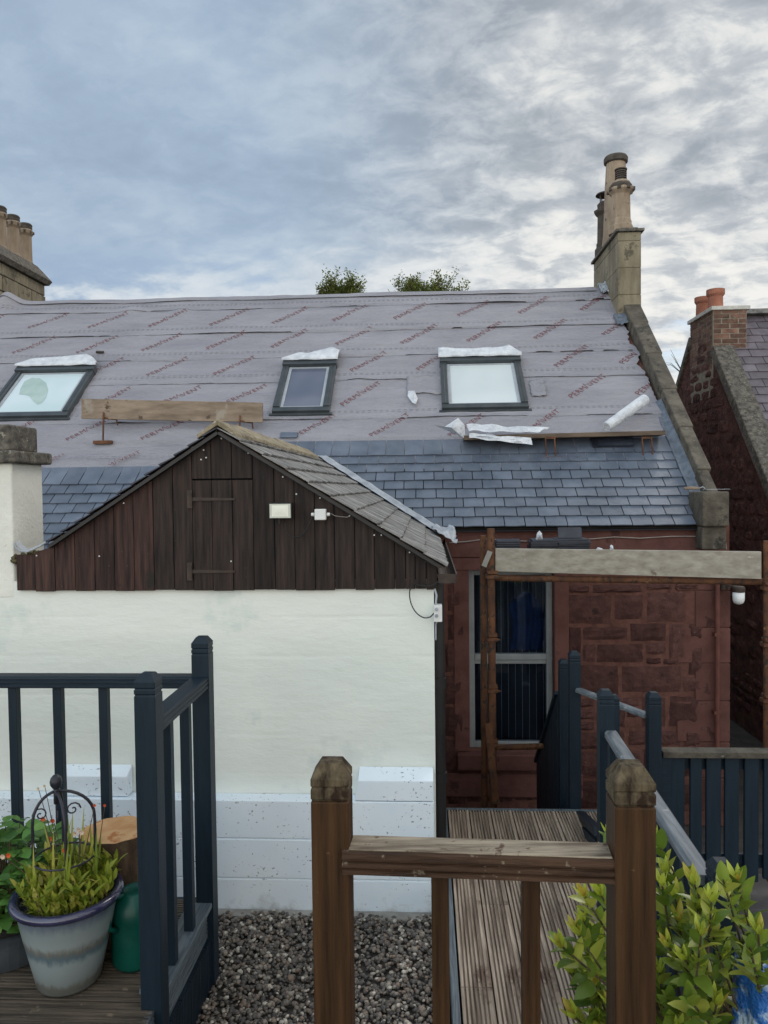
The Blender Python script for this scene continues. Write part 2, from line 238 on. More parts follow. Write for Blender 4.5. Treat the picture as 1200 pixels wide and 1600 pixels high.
def glaze_mat():
    m, nt, b = newmat('reactive_glaze'); L = nt.links.new
    tc = nd(nt, 'TexCoord'); sx = nd(nt, 'SeparateXYZ'); L(tc.outputs['Object'], sx.inputs[0])
    mp = nd(nt, 'Mapping', Scale=(3, 3, 0.7)); L(tc.outputs['Object'], mp.inputs[0])
    n = nd(nt, 'TexNoise', Scale=14, Detail=5, Roughness=0.7); L(mp.outputs[0], n.inputs['Vector'])
    n2 = nd(nt, 'TexNoise', Scale=3.5, Detail=2); L(tc.outputs['Object'], n2.inputs['Vector'])
    a = nd(nt, 'Math', operation='MULTIPLY_ADD'); L(n.outputs[0], a.inputs[0]); a.inputs[1].default_value = 0.07; L(sx.outputs[2], a.inputs[2])
    a2 = nd(nt, 'Math', operation='MULTIPLY_ADD'); L(n2.outputs[0], a2.inputs[0]); a2.inputs[1].default_value = 0.06; L(a.outputs[0], a2.inputs[2])
    s = nd(nt, 'MapRange'); L(a2.outputs[0], s.inputs[0]); s.inputs[1].default_value = 0.05; s.inputs[2].default_value = 0.44
    r = ramp(nt, s.outputs[0], [(0.0, (0.13, 0.15, 0.145)), (0.15, (0.125, 0.125, 0.11)), (0.21, (0.20, 0.235, 0.235)), (0.40, (0.225, 0.265, 0.27)), (0.47, (0.085, 0.13, 0.155)), (0.53, (0.135, 0.135, 0.12)), (0.60, (0.235, 0.275, 0.275)), (0.74, (0.21, 0.25, 0.255)), (0.84, (0.12, 0.15, 0.19)), (0.95, (0.03, 0.03, 0.085))])
    L(r.outputs[0], b.inputs['Base Color']); b.inputs['Roughness'].default_value = 0.33
    b.inputs['Coat Weight'].default_value = 0.3
    bp = nd(nt, 'Bump', Strength=0.25, Distance=0.003); L(n.outputs[0], bp.inputs['Height']); L(bp.outputs[0], b.inputs['Normal'])
    return m
M['glaze'] = glaze_mat()
# ------------------------------------------------------------------ mesh helpers
class MB:
    def __init__(s): s.v = []; s.f = []
    def add(s, vs, fs, Mx=None):
        n = len(s.v)
        s.v += [tuple(Mx @ Vector(v)) if Mx else tuple(v) for v in vs]
        s.f += [tuple(n+i for i in f) for f in fs]
        return s
    def box(s, a, b, Mx=None):
        (x0, y0, z0), (x1, y1, z1) = a, b
        return s.add([(x0,y0,z0),(x1,y0,z0),(x1,y1,z0),(x0,y1,z0),(x0,y0,z1),(x1,y0,z1),(x1,y1,z1),(x0,y1,z1)],
                     [(0,3,2,1),(4,5,6,7),(0,1,5,4),(1,2,6,5),(2,3,7,6),(3,0,4,7)], Mx)
    def hexa(s, p):  # 8 points, bottom loop then top loop
        return s.add(p, [(0,3,2,1),(4,5,6,7),(0,1,5,4),(1,2,6,5),(2,3,7,6),(3,0,4,7)])
    def prism(s, poly, d):   # polygon (3d points) extruded by vector d
        n = len(poly); d = Vector(d); vs = [Vector(p) for p in poly]; vs += [p+d for p in vs]
        fs = [tuple(range(n))[::-1], tuple(range(n, 2*n))] + [(i, (i+1) % n, n+(i+1) % n, n+i) for i in range(n)]
        return s.add(vs, fs)
    def beam(s, A, B, w, h, up=(0, 0, 1), prof=None):
        """box or profile (list of (side, up) points) swept from A to B"""
        A, B = Vector(A), Vector(B); d = (B-A).normalized(); up = Vector(up)
        sd = d.cross(up).normalized(); uu = sd.cross(d)
        pr = prof or [(-w/2, -h/2), (w/2, -h/2), (w/2, h/2), (-w/2, h/2)]
        n = len(pr); vs = [A+sd*p[0]+uu*p[1] for p in pr]+[B+sd*p[0]+uu*p[1] for p in pr]
        fs = [tuple(range(n)), tuple(range(n, 2*n))[::-1]]+[(i, n+i, n+(i+1) % n, (i+1) % n) for i in range(n)]
        return s.add(vs, fs)
    def tube(s, pts, r, n=8, caps=True):
        pts = [Vector(p) for p in pts]; rr = r if isinstance(r, (list, tuple)) else [r]*len(pts)
        vs = []; fs = []; ref = None
        for i, p in enumerate(pts):
            d = (pts[min(i+1, len(pts)-1)]-pts[max(i-1, 0)]).normalized()
            if ref is None: ref = d.orthogonal().normalized()
            a = (ref-d*ref.dot(d)); a = a.normalized() if a.length > 1e-6 else d.orthogonal().normalized(); ref = a; b = d.cross(a)
            vs += [p+(a*math.cos(2*math.pi*k/n)+b*math.sin(2*math.pi*k/n))*rr[i] for k in range(n)]
        for i in range(len(pts)-1):
            fs += [(i*n+k, i*n+(k+1) % n, (i+1)*n+(k+1) % n, (i+1)*n+k) for k in range(n)]
        if caps: fs += [tuple(range(n))[::-1], tuple((len(pts)-1)*n+k for k in range(n))]
        return s.add(vs, fs)
    def lathe(s, c, prof, n=24, ang=None):   # prof: (r, z)
        c = Vector(c); vs = []; fs = []
        for r, z in prof: vs += [c+Vector((r*math.cos(2*math.pi*k/n), r*math.sin(2*math.pi*k/n), z)) for k in range(n)]
        for i in range(len(prof)-1): fs += [(i*n+k, i*n+(k+1) % n, (i+1)*n+(k+1) % n, (i+1)*n+k) for k in range(n)]
        fs += [tuple(range(n))[::-1], tuple((len(prof)-1)*n+k for k in range(n))]
        return s.add(vs, fs)
    def loops(s, c, lp):   # square post: (halfwidth, z)
        c = Vector(c); vs = []; fs = []
        for w, z in lp: vs += [c+Vector((a*w, b*w, z)) for a, b in ((-1,-1),(1,-1),(1,1),(-1,1))]
        for i in range(len(lp)-1): fs += [(i*4+k, i*4+(k+1) % 4, (i+1)*4+(k+1) % 4, (i+1)*4+k) for k in range(4)]
        fs += [(3,2,1,0), tuple((len(lp)-1)*4+k for k in range(4))]
        return s.add(vs, fs)
    def grid(s, fn, nu, nv):
        vs = [fn(i/nu, j/nv) for j in range(nv+1) for i in range(nu+1)]
        fs = [(j*(nu+1)+i, j*(nu+1)+i+1, (j+1)*(nu+1)+i+1, (j+1)*(nu+1)+i) for j in range(nv) for i in range(nu)]
        return s.add(vs, fs)
def wloc(o):
    v = Vector((0, 0, 0))
    while o: v += o.location; o = o.parent
    return v
def build(mb, name, mat, parent=None, smooth=False, bevel=0, seg=2, origin=None, solid=0):
    V = [Vector(v) for v in mb.v]
    if origin is None:
        xs = [v.x for v in V]; ys = [v.y for v in V]; zs = [v.z for v in V]
        origin = Vector(((min(xs)+max(xs))/2, (min(ys)+max(ys))/2, min(zs)))
    origin = Vector(origin)
    me = bpy.data.meshes.new(name); me.from_pydata([tuple(v-origin) for v in V], [], mb.f); me.update()
    me.materials.append(M[mat] if isinstance(mat, str) else mat)
    bm = bmesh.new(); bm.from_mesh(me)
    if len(bm.faces) < 60000: bmesh.ops.recalc_face_normals(bm, faces=bm.faces)
    bm.to_mesh(me); bm.free()
    if smooth: me.polygons.foreach_set('use_smooth', [True]*len(me.polygons))
    o = bpy.data.objects.new(name, me); col.objects.link(o)
    if parent: o.parent = parent; o.location = origin-wloc(parent)
    else: o.location = origin
    if bevel:
        m = o.modifiers.new('bevel', 'BEVEL'); m.width = bevel; m.segments = seg; m.limit_method = 'ANGLE'; m.angle_limit = R_(40)
    if solid:
        m = o.modifiers.new('solid', 'SOLIDIFY'); m.thickness = solid
    return o
def tag(o, label=None, cat=None, group=None, kind=None):
    if label: o['label'] = label
    if cat: o['category'] = cat
    if group: o['group'] = group
    if kind: o['kind'] = kind
    return o
def thing(name, label, cat, loc=(0, 0, 0), group=None):
    o = bpy.data.objects.new(name, None); o.empty_display_size = 0.1; col.objects.link(o); o.location = loc
    return tag(o, label, cat, group)
def nz(x, y=0, z=0, sc_=1): return noise.noise(Vector((x, y, z))*sc_)
def grooved(w, t, n, dep=0.003, gw=0.45):   # board cross-section with grooves on top: points (side, up)
    pr = [(-w/2, -t)]
    pr.append((w/2, -t)); pr.append((w/2, -0.002)); pr.append((w/2-0.004, 0))
    step = (w-0.008)/n
    x = w/2-0.004
    for i in range(n):
        if i == n-1: break
        a = x-step*(1-gw)
        pr += [(a, 0), (a-step*gw*0.2, -dep), (x-step+step*gw*0.2, -dep), (x-step, 0)]
        x -= step
    pr += [(-w/2+0.004, 0), (-w/2, -0.002)]
    return pr
def post(mb, x, y, z0, z1, w):
    h = w/2; c = 0.34*w; e = w/0.085; q = lambda d: z1-c-d*e
    mb.loops((x, y, 0), [(h, z0), (h, q(.055)), (h-.0035*e, q(.053)), (h-.0035*e, q(.049)), (h, q(.047)),
                         (h, q(.030)), (h-.0035*e, q(.028)), (h-.0035*e, q(.024)), (h, q(.022)), (h, z1-c), (h*0.55, z1)])
# ------------------------------------------------------------------ sky and light
w = bpy.data.worlds.new("World"); sc.world = w; w.use_nodes = True
nt = w.node_tree; L = nt.links.new; nt.nodes.clear()
SUN_EL, SUN_AZ = R_(42), R_(35)      # azimuth clockwise from +Y
out = nt.nodes.new('ShaderNodeOutputWorld')
sky = nt.nodes.new('ShaderNodeTexSky'); sky.sky_type = 'NISHITA'; sky.sun_disc = False
sky.sun_elevation = SUN_EL; sky.sun_rotation = SUN_AZ
bgs = nd(nt, 'Background', Strength=0.10); L(sky.outputs[0], bgs.inputs[0])
tc = nd(nt, 'TexCoord'); sx = nd(nt, 'SeparateXYZ'); L(tc.outputs['Generated'], sx.inputs[0])
def mth(op, a, b=None, c=None):
    n = nd(nt, 'Math', operation=op)
    for i, v in enumerate((a, b, c)):
        if v is None: continue
        if isinstance(v, (int, float)): n.inputs[i].default_value = v
        else: L(v, n.inputs[i])
    return n.outputs[0]
zz = mth('ADD', mth('MAXIMUM', sx.outputs[2], 0.0), 0.26)
cx = nd(nt, 'CombineXYZ'); L(mth('DIVIDE', sx.outputs[0], zz), cx.inputs[0]); L(mth('DIVIDE', sx.outputs[1], zz), cx.inputs[1])
cx.inputs[2].default_value = 3.7
mpc = nd(nt, 'Mapping', Scale=(1.0, 1.25, 1)); mpc.inputs['Rotation'].default_value = (0, 0, 0.5); L(cx.outputs[0], mpc.inputs[0])
n1 = nd(nt, 'TexNoise', Scale=0.75, Detail=9, Roughness=0.58, Distortion=0.5); L(mpc.outputs[0], n1.inputs['Vector'])
n2 = nd(nt, 'TexNoise', Scale=3.8, Detail=9, Roughness=0.60, Distortion=0.25); L(mpc.outputs[0], n2.inputs['Vector'])
n3 = nd(nt, 'TexNoise', Scale=0.45, Detail=3, Roughness=0.5); L(mpc.outputs[0], n3.inputs['Vector'])
def dotd(v):
    n = nd(nt, 'VectorMath', operation='DOT_PRODUCT'); L(tc.outputs['Generated'], n.inputs[0]); n.inputs[1].default_value = v; return n.outputs['Value']
def mrange(v, a, b, c, d):
    n = nd(nt, 'MapRange', interpolation_type='SMOOTHSTEP'); L(v, n.inputs[0])
    for i, k in enumerate((a, b, c, d)): n.inputs[i+1].default_value = k
    return n.outputs[0]
glow = dotd(Vector((0.24, 0.90, 0.34)).normalized())
gl = mrange(glow, 0.90, 1.0, 0, 1)
rside = mrange(mth('ADD', sx.outputs[0], mth('MULTIPLY', sx.outputs[2], 0.10)), -0.20, 0.22, 0, 1)   # broken cloud on the right
back = mrange(sx.outputs[1], 0.35, -0.75, 0, 1)
low = mrange(sx.outputs[2], 0.37, 0.20, 0, 1)
n4 = nd(nt, 'TexNoise', Scale=10.0, Detail=8, Roughness=0.60, Distortion=0.3); L(mpc.outputs[0], n4.inputs['Vector'])
k1 = mrange(n1.outputs[0], 0.34, 0.68, 0, 1); k2 = mrange(n2.outputs[0], 0.34, 0.66, 0, 1); k4 = mrange(n4.outputs[0], 0.34, 0.66, 0, 1)
bl = mth('ADD', mth('MULTIPLY', k1, 0.28), mth('ADD', mth('MULTIPLY', k2, 0.17), mth('MULTIPLY', mth('SUBTRACT', k4, 0.5), 0.12)))
bl = mth('ADD', mth('ADD', bl, mth('MULTIPLY', low, 0.46)), 0.24)
ra_ = ramp(nt, bl, [(0.0, (0.26, 0.34, 0.44)), (0.40, (0.37, 0.475, 0.61)), (0.62, (0.47, 0.575, 0.69)), (1.0, (0.76, 0.80, 0.83))])
bq = mth('ADD', mth('ADD', mth('MULTIPLY', mth('SUBTRACT', k4, 0.15), 0.36), 0.03), mth('MULTIPLY', k2, 0.22))
bq = mth('ADD', mth('ADD', bq, 0.05), mth('MULTIPLY', gl, 0.24)); bq = mth('ADD', bq, mth('MULTIPLY', low, 0.26)); bq = mth('ADD', bq, mth('MULTIPLY', k1, 0.10))
rb3 = ramp(nt, bq, [(0.0, (0.24, 0.275, 0.325)), (0.38, (0.36, 0.40, 0.45)), (0.66, (0.55, 0.585, 0.62)), (0.85, (0.78, 0.79, 0.78)), (1.0, (0.90, 0.89, 0.86))])
class _O: pass
rc = _O(); rc.outputs = [mixc(nt, rside, ra_.outputs[0], rb3.outputs[0])]
fill = mth('ADD', 1.0, mth('MULTIPLY', back, 2.05))
fcol = nd(nt, 'VectorMath', operation='SCALE'); L(rc.outputs[0], fcol.inputs[0]); L(fill, fcol.inputs['Scale'])
warm = mixc(nt, back, (1, 1, 1), (1.10, 1.0, 0.87)); mm = mixc(nt, 1.0, fcol.outputs[0], warm, 'MULTIPLY')
bgc = nd(nt, 'Background', Strength=1.0); L(mm, bgc.inputs[0])
gapn = mth('ADD', n1.outputs[0], mth('MULTIPLY', mth('SUBTRACT', n2.outputs[0], 0.5), 0.55))
gap = mrange(gapn, 0.50, 0.40, 0, 1)
gap = mth('MULTIPLY', gap, mth('MULTIPLY', mrange(sx.outputs[2], 0.33, 0.22, 0, 1), mrange(sx.outputs[1], -0.1, 0.2, 0, 1)))
gap = mth('MULTIPLY', gap, 0.85)
# blue of the gaps
ms = nt.nodes.new('ShaderNodeMixShader'); L(gap, ms.inputs[0]); L(bgc.outputs[0], ms.inputs[1]); L(bgs.outputs[0], ms.inputs[2])
L(ms.outputs[0], out.inputs[0])
sd = bpy.data.lights.new('sun', 'SUN'); sd.energy = 1.2; sd.angle = R_(24); sd.color = (1, 0.95, 0.88)
so = bpy.data.objects.new('sun', sd); col.objects.link(so); so.location = (8, 12, 14)
dv = Vector((math.sin(SUN_AZ)*math.cos(SUN_EL), math.cos(SUN_AZ)*math.cos(SUN_EL), math.sin(SUN_EL)))
so.rotation_euler = dv.to_track_quat('Z', 'Y').to_euler()
sc.view_settings.view_transform = 'Standard'; sc.view_settings.look = 'None'; sc.view_settings.exposure = 0.0; sc.view_settings.gamma = 1
# ================================================================== GROUND
g = MB(); g.add([(-60, -20, -0.75), (70, -20, -0.75), (70, 400, -0.75), (-60, 400, -0.75)], [(0, 1, 2, 3)])
tag(build(g, 'ground', 'ground'), kind='structure')
g = MB(); g.box((-6, -3, -0.74), (0.16, 4.12, -0.01)); g.box((0.16, -3, -0.74), (1.12, 5.08, -0.012))
tag(build(g, 'garden_terrace', 'ground'), kind='structure')
g = MB()                                   # paving of the right yard: slabs with joints
for i in range(9):
    for j in range(12):
        x0 = 1.13+i*0.45; y0 = -0.6+j*0.42+(0.2 if i % 2 else 0)
        g.box((x0, y0, -0.74), (x0+0.438, y0+0.408, -0.004+random.uniform(-.004, .004)))
tag(build(g, 'paving', 'paving', bevel=0.006, seg=1), kind='structure')
g = MB(); g.box((-1.9, 4.035, -0.05), (0.06, 4.112, 0.012))
tag(build(g, 'wall_footing', 'concrete', bevel=0.01), kind='structure')
# gravel: thousands of pebbles
def ico():
    bm = bmesh.new(); bmesh.ops.create_icosphere(bm, subdivisions=2, radius=1)
    v = np.array([q.co[:] for q in bm.verts]); f = [tuple(a.index for a in q.verts) for q in bm.faces]; bm.free(); return v, f
bm = bmesh.new(); bmesh.ops.create_icosphere(bm, subdivisions=1, radius=1)
IV = np.array([q.co[:] for q in bm.verts]); IF = np.array([[a.index for a in q.verts] for q in bm.faces]); bm.free()
def pebbles(n, x0, x1, y0, y1, zf, r0_, r1_, rng):
    vs = []; fs = []; base = 0
    for i in range(n):
        x = rng.uniform(x0, x1); y = rng.uniform(y0, y1); r = rng.uniform(r0_, r1_)*(1.35 if rng.random() < .12 else 1)
        q = Matrix.Rotation(rng.uniform(0, 6.28), 3, 'Z') @ Matrix.Rotation(rng.uniform(-.6, .6), 3, 'X') @ Matrix.Rotation(rng.uniform(-.6, .6), 3, 'Y')
        S = np.array(q) @ np.diag([r*rng.uniform(.8, 1.35), r*rng.uniform(.75, 1.1), r*rng.uniform(.5, .8)])
        jit = np.array([[rng.uniform(.84, 1.14)] for _ in range(len(IV))])
        vs.append((IV*jit) @ S.T + [x, y, zf(x, y)+rng.uniform(-0.004, 0.014)]); fs.append(IF+base); base += len(IV)
    return np.vstack(vs), np.vstack(fs)
rg = random.Random(3)
pv, pf = pebbles(11000, -1.6, 0.07, 2.4, 4.07, lambda x, y: 0.004+0.014*noise.noise(Vector((x*3, y*3, 0))), 0.008, 0.015, rg)
g = MB(); g.v = [tuple(a) for a in pv]; g.f = [tuple(int(k) for k in a) for a in pf]
o = build(g, 'gravel', 'pebble', smooth=True); tag(o, 'loose grey and brown pebbles between the block wall and the timber walkway', 'gravel', kind='stuff')

# ================================================================== MAIN HOUSE
house = thing('cottage', 'red sandstone cottage being reroofed, half slated and half under grey roofing felt', 'house', (-1.4, 8.5, -0.7))
XR = P(1139, 1000, Y=6.9).x; XL = -7.60
WY = 6.90
wx0 = P(733, 1000, Y=WY).x; wx1 = P(866, 1000, Y=WY).x; wzt = P(800, 891, Y=WY).z; wzb = P(800, 1174, Y=WY).z
zw = ZE+0.02
g = MB()
g.box((XL, WY, -0.74), (wx0, WY+0.5, zw)); g.box((wx1, WY, -0.74), (XR, WY+0.5, zw))
g.box((wx0, WY, wzt), (wx1, WY+0.5, zw)); g.box((wx0, WY, -0.74), (wx1, WY+0.5, wzb))
# right gable wall, left gable, back
YB = 2*YR-WY
def gable(xa, xb):
    p = [(xa, WY+0.5, -0.74), (xa, YB, -0.74), (xa, YB, ZE), (xa, YR, ZE+(YR-YE)*TAN-0.02), (xa, WY+0.5, ZE+0.55*TAN-0.02)]
    g.prism(p, (xb-xa, 0, 0))
gable(XR-0.45, XR); gable(XL, XL+0.45); g.box((XL+0.45, YB-0.4, -0.74), (XR-0.45, YB, ZE))
build(g, 'wall', 'mortar', house)
# dressed margins, lintel, sill, base course
g = MB()
g.box((wx0-0.14, WY-0.018, wzb), (wx0, WY-0.001, wzt)); g.box((wx1, WY-0.018, wzb), (wx1+0.13, WY-0.001, wzt))
zz0 = wzt; k = 0
x = -0.2
g.box((P(705, 870, Y=WY).x-.15, WY-0.014, wzt+0.002), (XR-0.20, WY-0.001, wzt+0.115)); g.box((P(705, 870, Y=WY).x-.15, WY-0.02, wzt+0.12), (XR-0.12, WY-0.001, zw-0.01))
# corner quoins on the right
z = -0.6; i = 0
while z < wzt-0.05:
    h = random.uniform(.26, .38); z1 = min(z+h, wzt); ww = .30 if i % 2 else .46
    g.box((XR-ww, WY-0.012, z), (XR+0.008, WY-0.001, z1-0.008)); z = z1; i += 1
build(g, 'dressed_stonework', 'sand_smooth', house, bevel=0.006, seg=1)
g = MB(); g.box((wx0-0.12, WY-0.09, wzb-0.15), (wx1+0.12, WY+0.1, wzb-0.004)); g.box((wx0-0.25, WY-0.03, wzb-0.42), (wx1+0.25, WY-0.001, wzb-0.20))
build(g, 'window_sill', 'sand_smooth', house, bevel=0.01)
# random coursed rubble blocks
stones = [(887,930,955,975),(960,930,1004,968),(1011,925,1070,972),(886,980,907,1020),(911,980,980,999),(985,974,1040,1001),(911,1007,930,1033),(933,1007,1004,1034),
 (1009,1004,1040,1022),(1045,975,1072,1036),(886,1040,966,1086),(972,1041,1064,1081),(1067,1058,1097,1080),(1010,1028,1032,1037),(1036,1030,1064,1038),(887,1092,928,1104),(887,1108,928,1124),(887,1128,928,1140),
 (934,1090,998,1104),(1004,1090,1040,1135),(1046,1088,1095,1134),(934,1110,976,1136),(980,1108,1000,1120),(982,1142,1062,1164),(887,1144,975,1170),(1068,1140,1096,1166),(887,915,920,926),(926,914,1002,926),(1010,912,1050,921),(1055,912,1094,921),
 (887,1176,1000,1215),(1006,1172,1080,1212),(700,960,728,1000),(696,1006,715,1050),(692,1056,726,1100),(696,1106,728,1150),(700,912,726,954),(692,1156,720,1215),(730,1215,800,1252),(806,1218,870,1250),(700,1222,726,1256),(1076,975,1098,1000),(1076,1006,1098,1054),
 (887,1220,960,1262),(966,1220,1040,1262),(1046,1218,1096,1262)]
g = MB(); rs = random.Random(5)
for x0, y0, x1, y1 in stones:
    a = P(x0, y1, Y=WY); b = P(x1, y0, Y=WY); n = 5; m = 4
    A = [];
    for jj in range(m+1):
        for ii in range(n+1):
            u, v = ii/n, jj/m
            ed = ii in (0, n) or jj in (0, m)
            xx = a.x+(b.x-a.x)*u+(rs.uniform(-.006, .006)); zq = a.z+(b.z-a.z)*v+rs.uniform(-.006, .006)
            A.append((xx, WY-(0.001 if ed else 0.012+rs.uniform(0, .012)), zq))
    fs = [(q*(n+1)+p, q*(n+1)+p+1, (q+1)*(n+1)+p+1, (q+1)*(n+1)+p) for q in range(m) for p in range(n)]
    g.add(A, fs)
build(g, 'rubble_stones', 'sand', house, smooth=False)
# roof boarding under everything
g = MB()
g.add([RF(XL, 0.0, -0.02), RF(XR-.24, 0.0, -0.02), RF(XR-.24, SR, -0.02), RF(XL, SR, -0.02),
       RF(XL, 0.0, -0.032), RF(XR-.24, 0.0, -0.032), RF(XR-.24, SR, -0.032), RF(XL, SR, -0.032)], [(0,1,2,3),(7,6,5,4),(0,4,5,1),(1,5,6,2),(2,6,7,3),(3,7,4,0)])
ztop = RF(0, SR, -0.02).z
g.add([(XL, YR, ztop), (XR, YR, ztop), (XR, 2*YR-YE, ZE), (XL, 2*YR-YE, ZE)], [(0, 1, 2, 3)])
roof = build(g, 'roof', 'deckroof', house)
g = MB(); g.box((XL, YE+0.012, ZE-0.034), (XR-.24, YE+0.1, ZE-0.024))
build(g, 'eaves_board', 'dark', house)
# --- slates
SE = 0.1155*1.12
def slates(g, umin, umax, smin, rows, step, wd, rs, clip=None, first_long=0, frame=RF, th=0.011, jit=0.0045, blen=None, gap_=0.0040):
    for r in range(rows):
        s0 = smin+r*step; off = (wd/2 if r % 2 else 0)
        ln = (blen or step)*1.0+0.004
        if r == rows-1 and first_long: ln = first_long
        u = umin-off
        while u < umax:
            ww = wd+rs.uniform(-.006, .006); a, b = u+gap_, u+ww-gap_; u += ww
            if b <= umin+0.01 or a >= umax-0.01: continue
            a = max(a, umin); b = min(b, umax)
            if clip:
                c = clip(s0, a, b)
                if c is None: continue
                a, b = c
            j1 = rs.uniform(-jit, jit); j2 = rs.uniform(-jit, jit); hh = 0.010+th*0.6+rs.uniform(0, .0025)
            m = (a+b)/2; j3 = rs.uniform(-jit, jit)
            lo = [(a, s0+j1), (m, s0+j3), (b, s0+j2)]
            top = [frame(p[0], p[1], hh) for p in lo]+[frame(b, s0+ln, 0.004), frame(a, s0+ln, 0.004)]
            bot = [frame(p[0], p[1], hh-th) for p in lo]+[frame(b, s0+ln, 0.0), frame(a, s0+ln, 0.0)]
            g.add(top+bot, [(0,1,2,3,4), (9,8,7,6,5), (0,5,6,1), (1,6,7,2), (2,7,8,3), (3,8,9,4), (4,9,5,0)])
rs = random.Random(11)
s_top_r = PR(760, 685)[1]; rows_edges = [PR(760, y)[1] for y in (824, 810.6, 795.5, 781, 766, 752, 738, 725.5, 711)]
step = (rows_edges[-1]-rows_edges[0])/8
g = MB()
UR = 2.50
usplit = P(480, 690, Y=7.8).x
wd = 0.188
slates(g, usplit-0.3, UR, rows_edges[0], 9, step, wd, rs, first_long=s_top_r-rows_edges[-1])
# left bay: fewer courses on
sl_t = PR(150, 730)[1]; sl_b = PR(150, 758)[1]; stl = (PR(150, 758)[1]-PR(150, 818)[1])/4
slates(g, XL+0.05, usplit-0.32, sl_b-8*stl, 9, stl, 0.188, rs, first_long=sl_t-sl_b)
build(g, 'slate_courses', 'slate', house)
# --- roofing felt (membrane) laid in strips
def wr(u, s, k=0):
    return 0.013*(1-abs(nz(u*0.55+k, s*5.5, 2))*2.2)**3*max(0, nz(u*.9, s*1.5, 6)+.35)+0.014*nz(u*0.6+k*3, s*4.2)+0.008*nz(u*1.7, s*10, k)+0.004*nz(u*4, s*18, k+4)
seam_px = [(500, 790), (500, 658), (500, 598), (500, 560), (500, 520), (500, 482)]
ss = [PR(500, 700)[1]-0.25]+[PR(x, y)[1] for x, y in seam_px[1:]]+[SR+0.01]
ss[0] = sl_t-0.10
def feltedge(u): # right edge at skew
    return UR+0.03
def bulge(u, s):
    b = 0
    for px, py, rr, hh in BULGES: b += hh*math.exp(-((u-px)**2+(s-py)**2)/rr**2)
    return b
BULGES = []
for (x, y, rr, hh) in ((15, 478, .16, .16), (650, 628, .10, .025), (560, 600, .12, .02), (205, 487, .12, .03), (285, 487, .12, .03)):
    q = PR(x, y); BULGES.append((q[0], q[1], rr, hh))
def fh(u, s):    # height of the felt at (u, s)
    k = max(i for i in range(len(ss)-1) if s >= ss[i]-1e-6 or i == 0)
    fr = min(1, max(0, (s-ss[k])/(ss[k+1]-ss[k])))
    return 0.016+0.007*(1-fr)+wr(u, s, k*7)*(0.6 if fr > .9 else 1)+bulge(u, s)
g = MB()
for k in range(len(ss)-1):
    s0, s1 = ss[k], ss[k+1]+(0.0 if k == len(ss)-2 else 0.05)
    def fn(a, b, s0=s0, s1=s1, k=k):
        u = XL+(UR+0.03-XL)*a; sm_ = s0+(s1-s0)*b
        if a > .985: u += (a-.985)/.015*(-.03+.06*nz(sm_*3.5, 9)+.03*nz(sm_*13, 2))
        e = 0.022*nz(u*0.9, k*5.1)+0.008*nz(u*6, k*2.3)
        if k == 0: e = 0
        s = s0+e+(s1-s0-e)*b
        sq = min(s, ss[k+1]-1e-5)
        lift = 0.0
        if b < 0.06 and k > 0: lift = (0.002+0.024*max(0, nz(u*1.7, k*9.7)-0.12))*(1-b/0.06)
        h = fh(u, sq) if s <= ss[k+1] else fh(u, ss[k+1]-1e-5)-0.004*(s-ss[k+1])/0.05-0.002
        if k == 0: h = 0.006+max(0, h-0.006)*min(1, 0.4+b) if s > s_top_r else 0.002
        return RF(u, s, h+lift)
    g.grid(fn, 420, 34)
# ridge cap strip folded over the ridge
def fn(a, b):
    u = XL+(UR-0.18-XL)*a; s = SR-0.11+0.02*nz(u*1.1, 3)+0.15*b
    h = 0.034+0.5*wr(u, SR-0.1, 3)+bulge(u, SR-0.02)
    p = RF(u, min(s, SR), h)
    if s > SR: p = p+Vector((0, (s-SR), -(s-SR)*0.8))
    p.z += 0.012*nz(u*0.9, 8)+0.006*nz(u*4, 2)
    return p
g.grid(fn, 240, 8)
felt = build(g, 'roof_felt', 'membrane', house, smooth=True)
# --- the printed lettering of the felt
def text_mesh(body):
    cu = bpy.data.curves.new('t', 'FONT'); cu.body = body; cu.size = 1; cu.offset = -0.006; cu.space_character = 1.12; cu.resolution_u = 2
    o = bpy.data.objects.new('t', cu); col.objects.link(o)
    dg = bpy.context.evaluated_depsgraph_get(); me = bpy.data.meshes.new_from_object(o.evaluated_get(dg))
    v = [tuple(q.co) for q in me.vertices]; f = [tuple(p.vertices) for p in me.polygons]
    bpy.data.objects.remove(o); bpy.data.curves.remove(cu); bpy.data.meshes.remove(me); return v, f
def wordmesh():
    vs = []; fs = []
    def put(txt, x):
        v, f = text_mesh(txt); n = len(vs); mx = max(q[0] for q in v); mn = min(q[0] for q in v)
        vs.extend((q[0]-mn+x, q[1]) for q in v); fs.extend(tuple(n+i for i in t) for t in f); return x+mx-mn
    x = put('PERM', 0); x += 0.06
    n = len(vs)     # the tall roof-shaped A of the printed word
    vs.extend([(x, -0.0), (x+.08, 0), (x+.35, .84), (x+.35, .98), (x+.62, 0), (x+.70, 0)])
    fs.extend([(n, n+1, n+2, n+3), (n+3, n+2, n+4, n+5)])
    x = put('VENT', x+0.66)
    return vs, fs, x
wv, wf, wl = wordmesh()
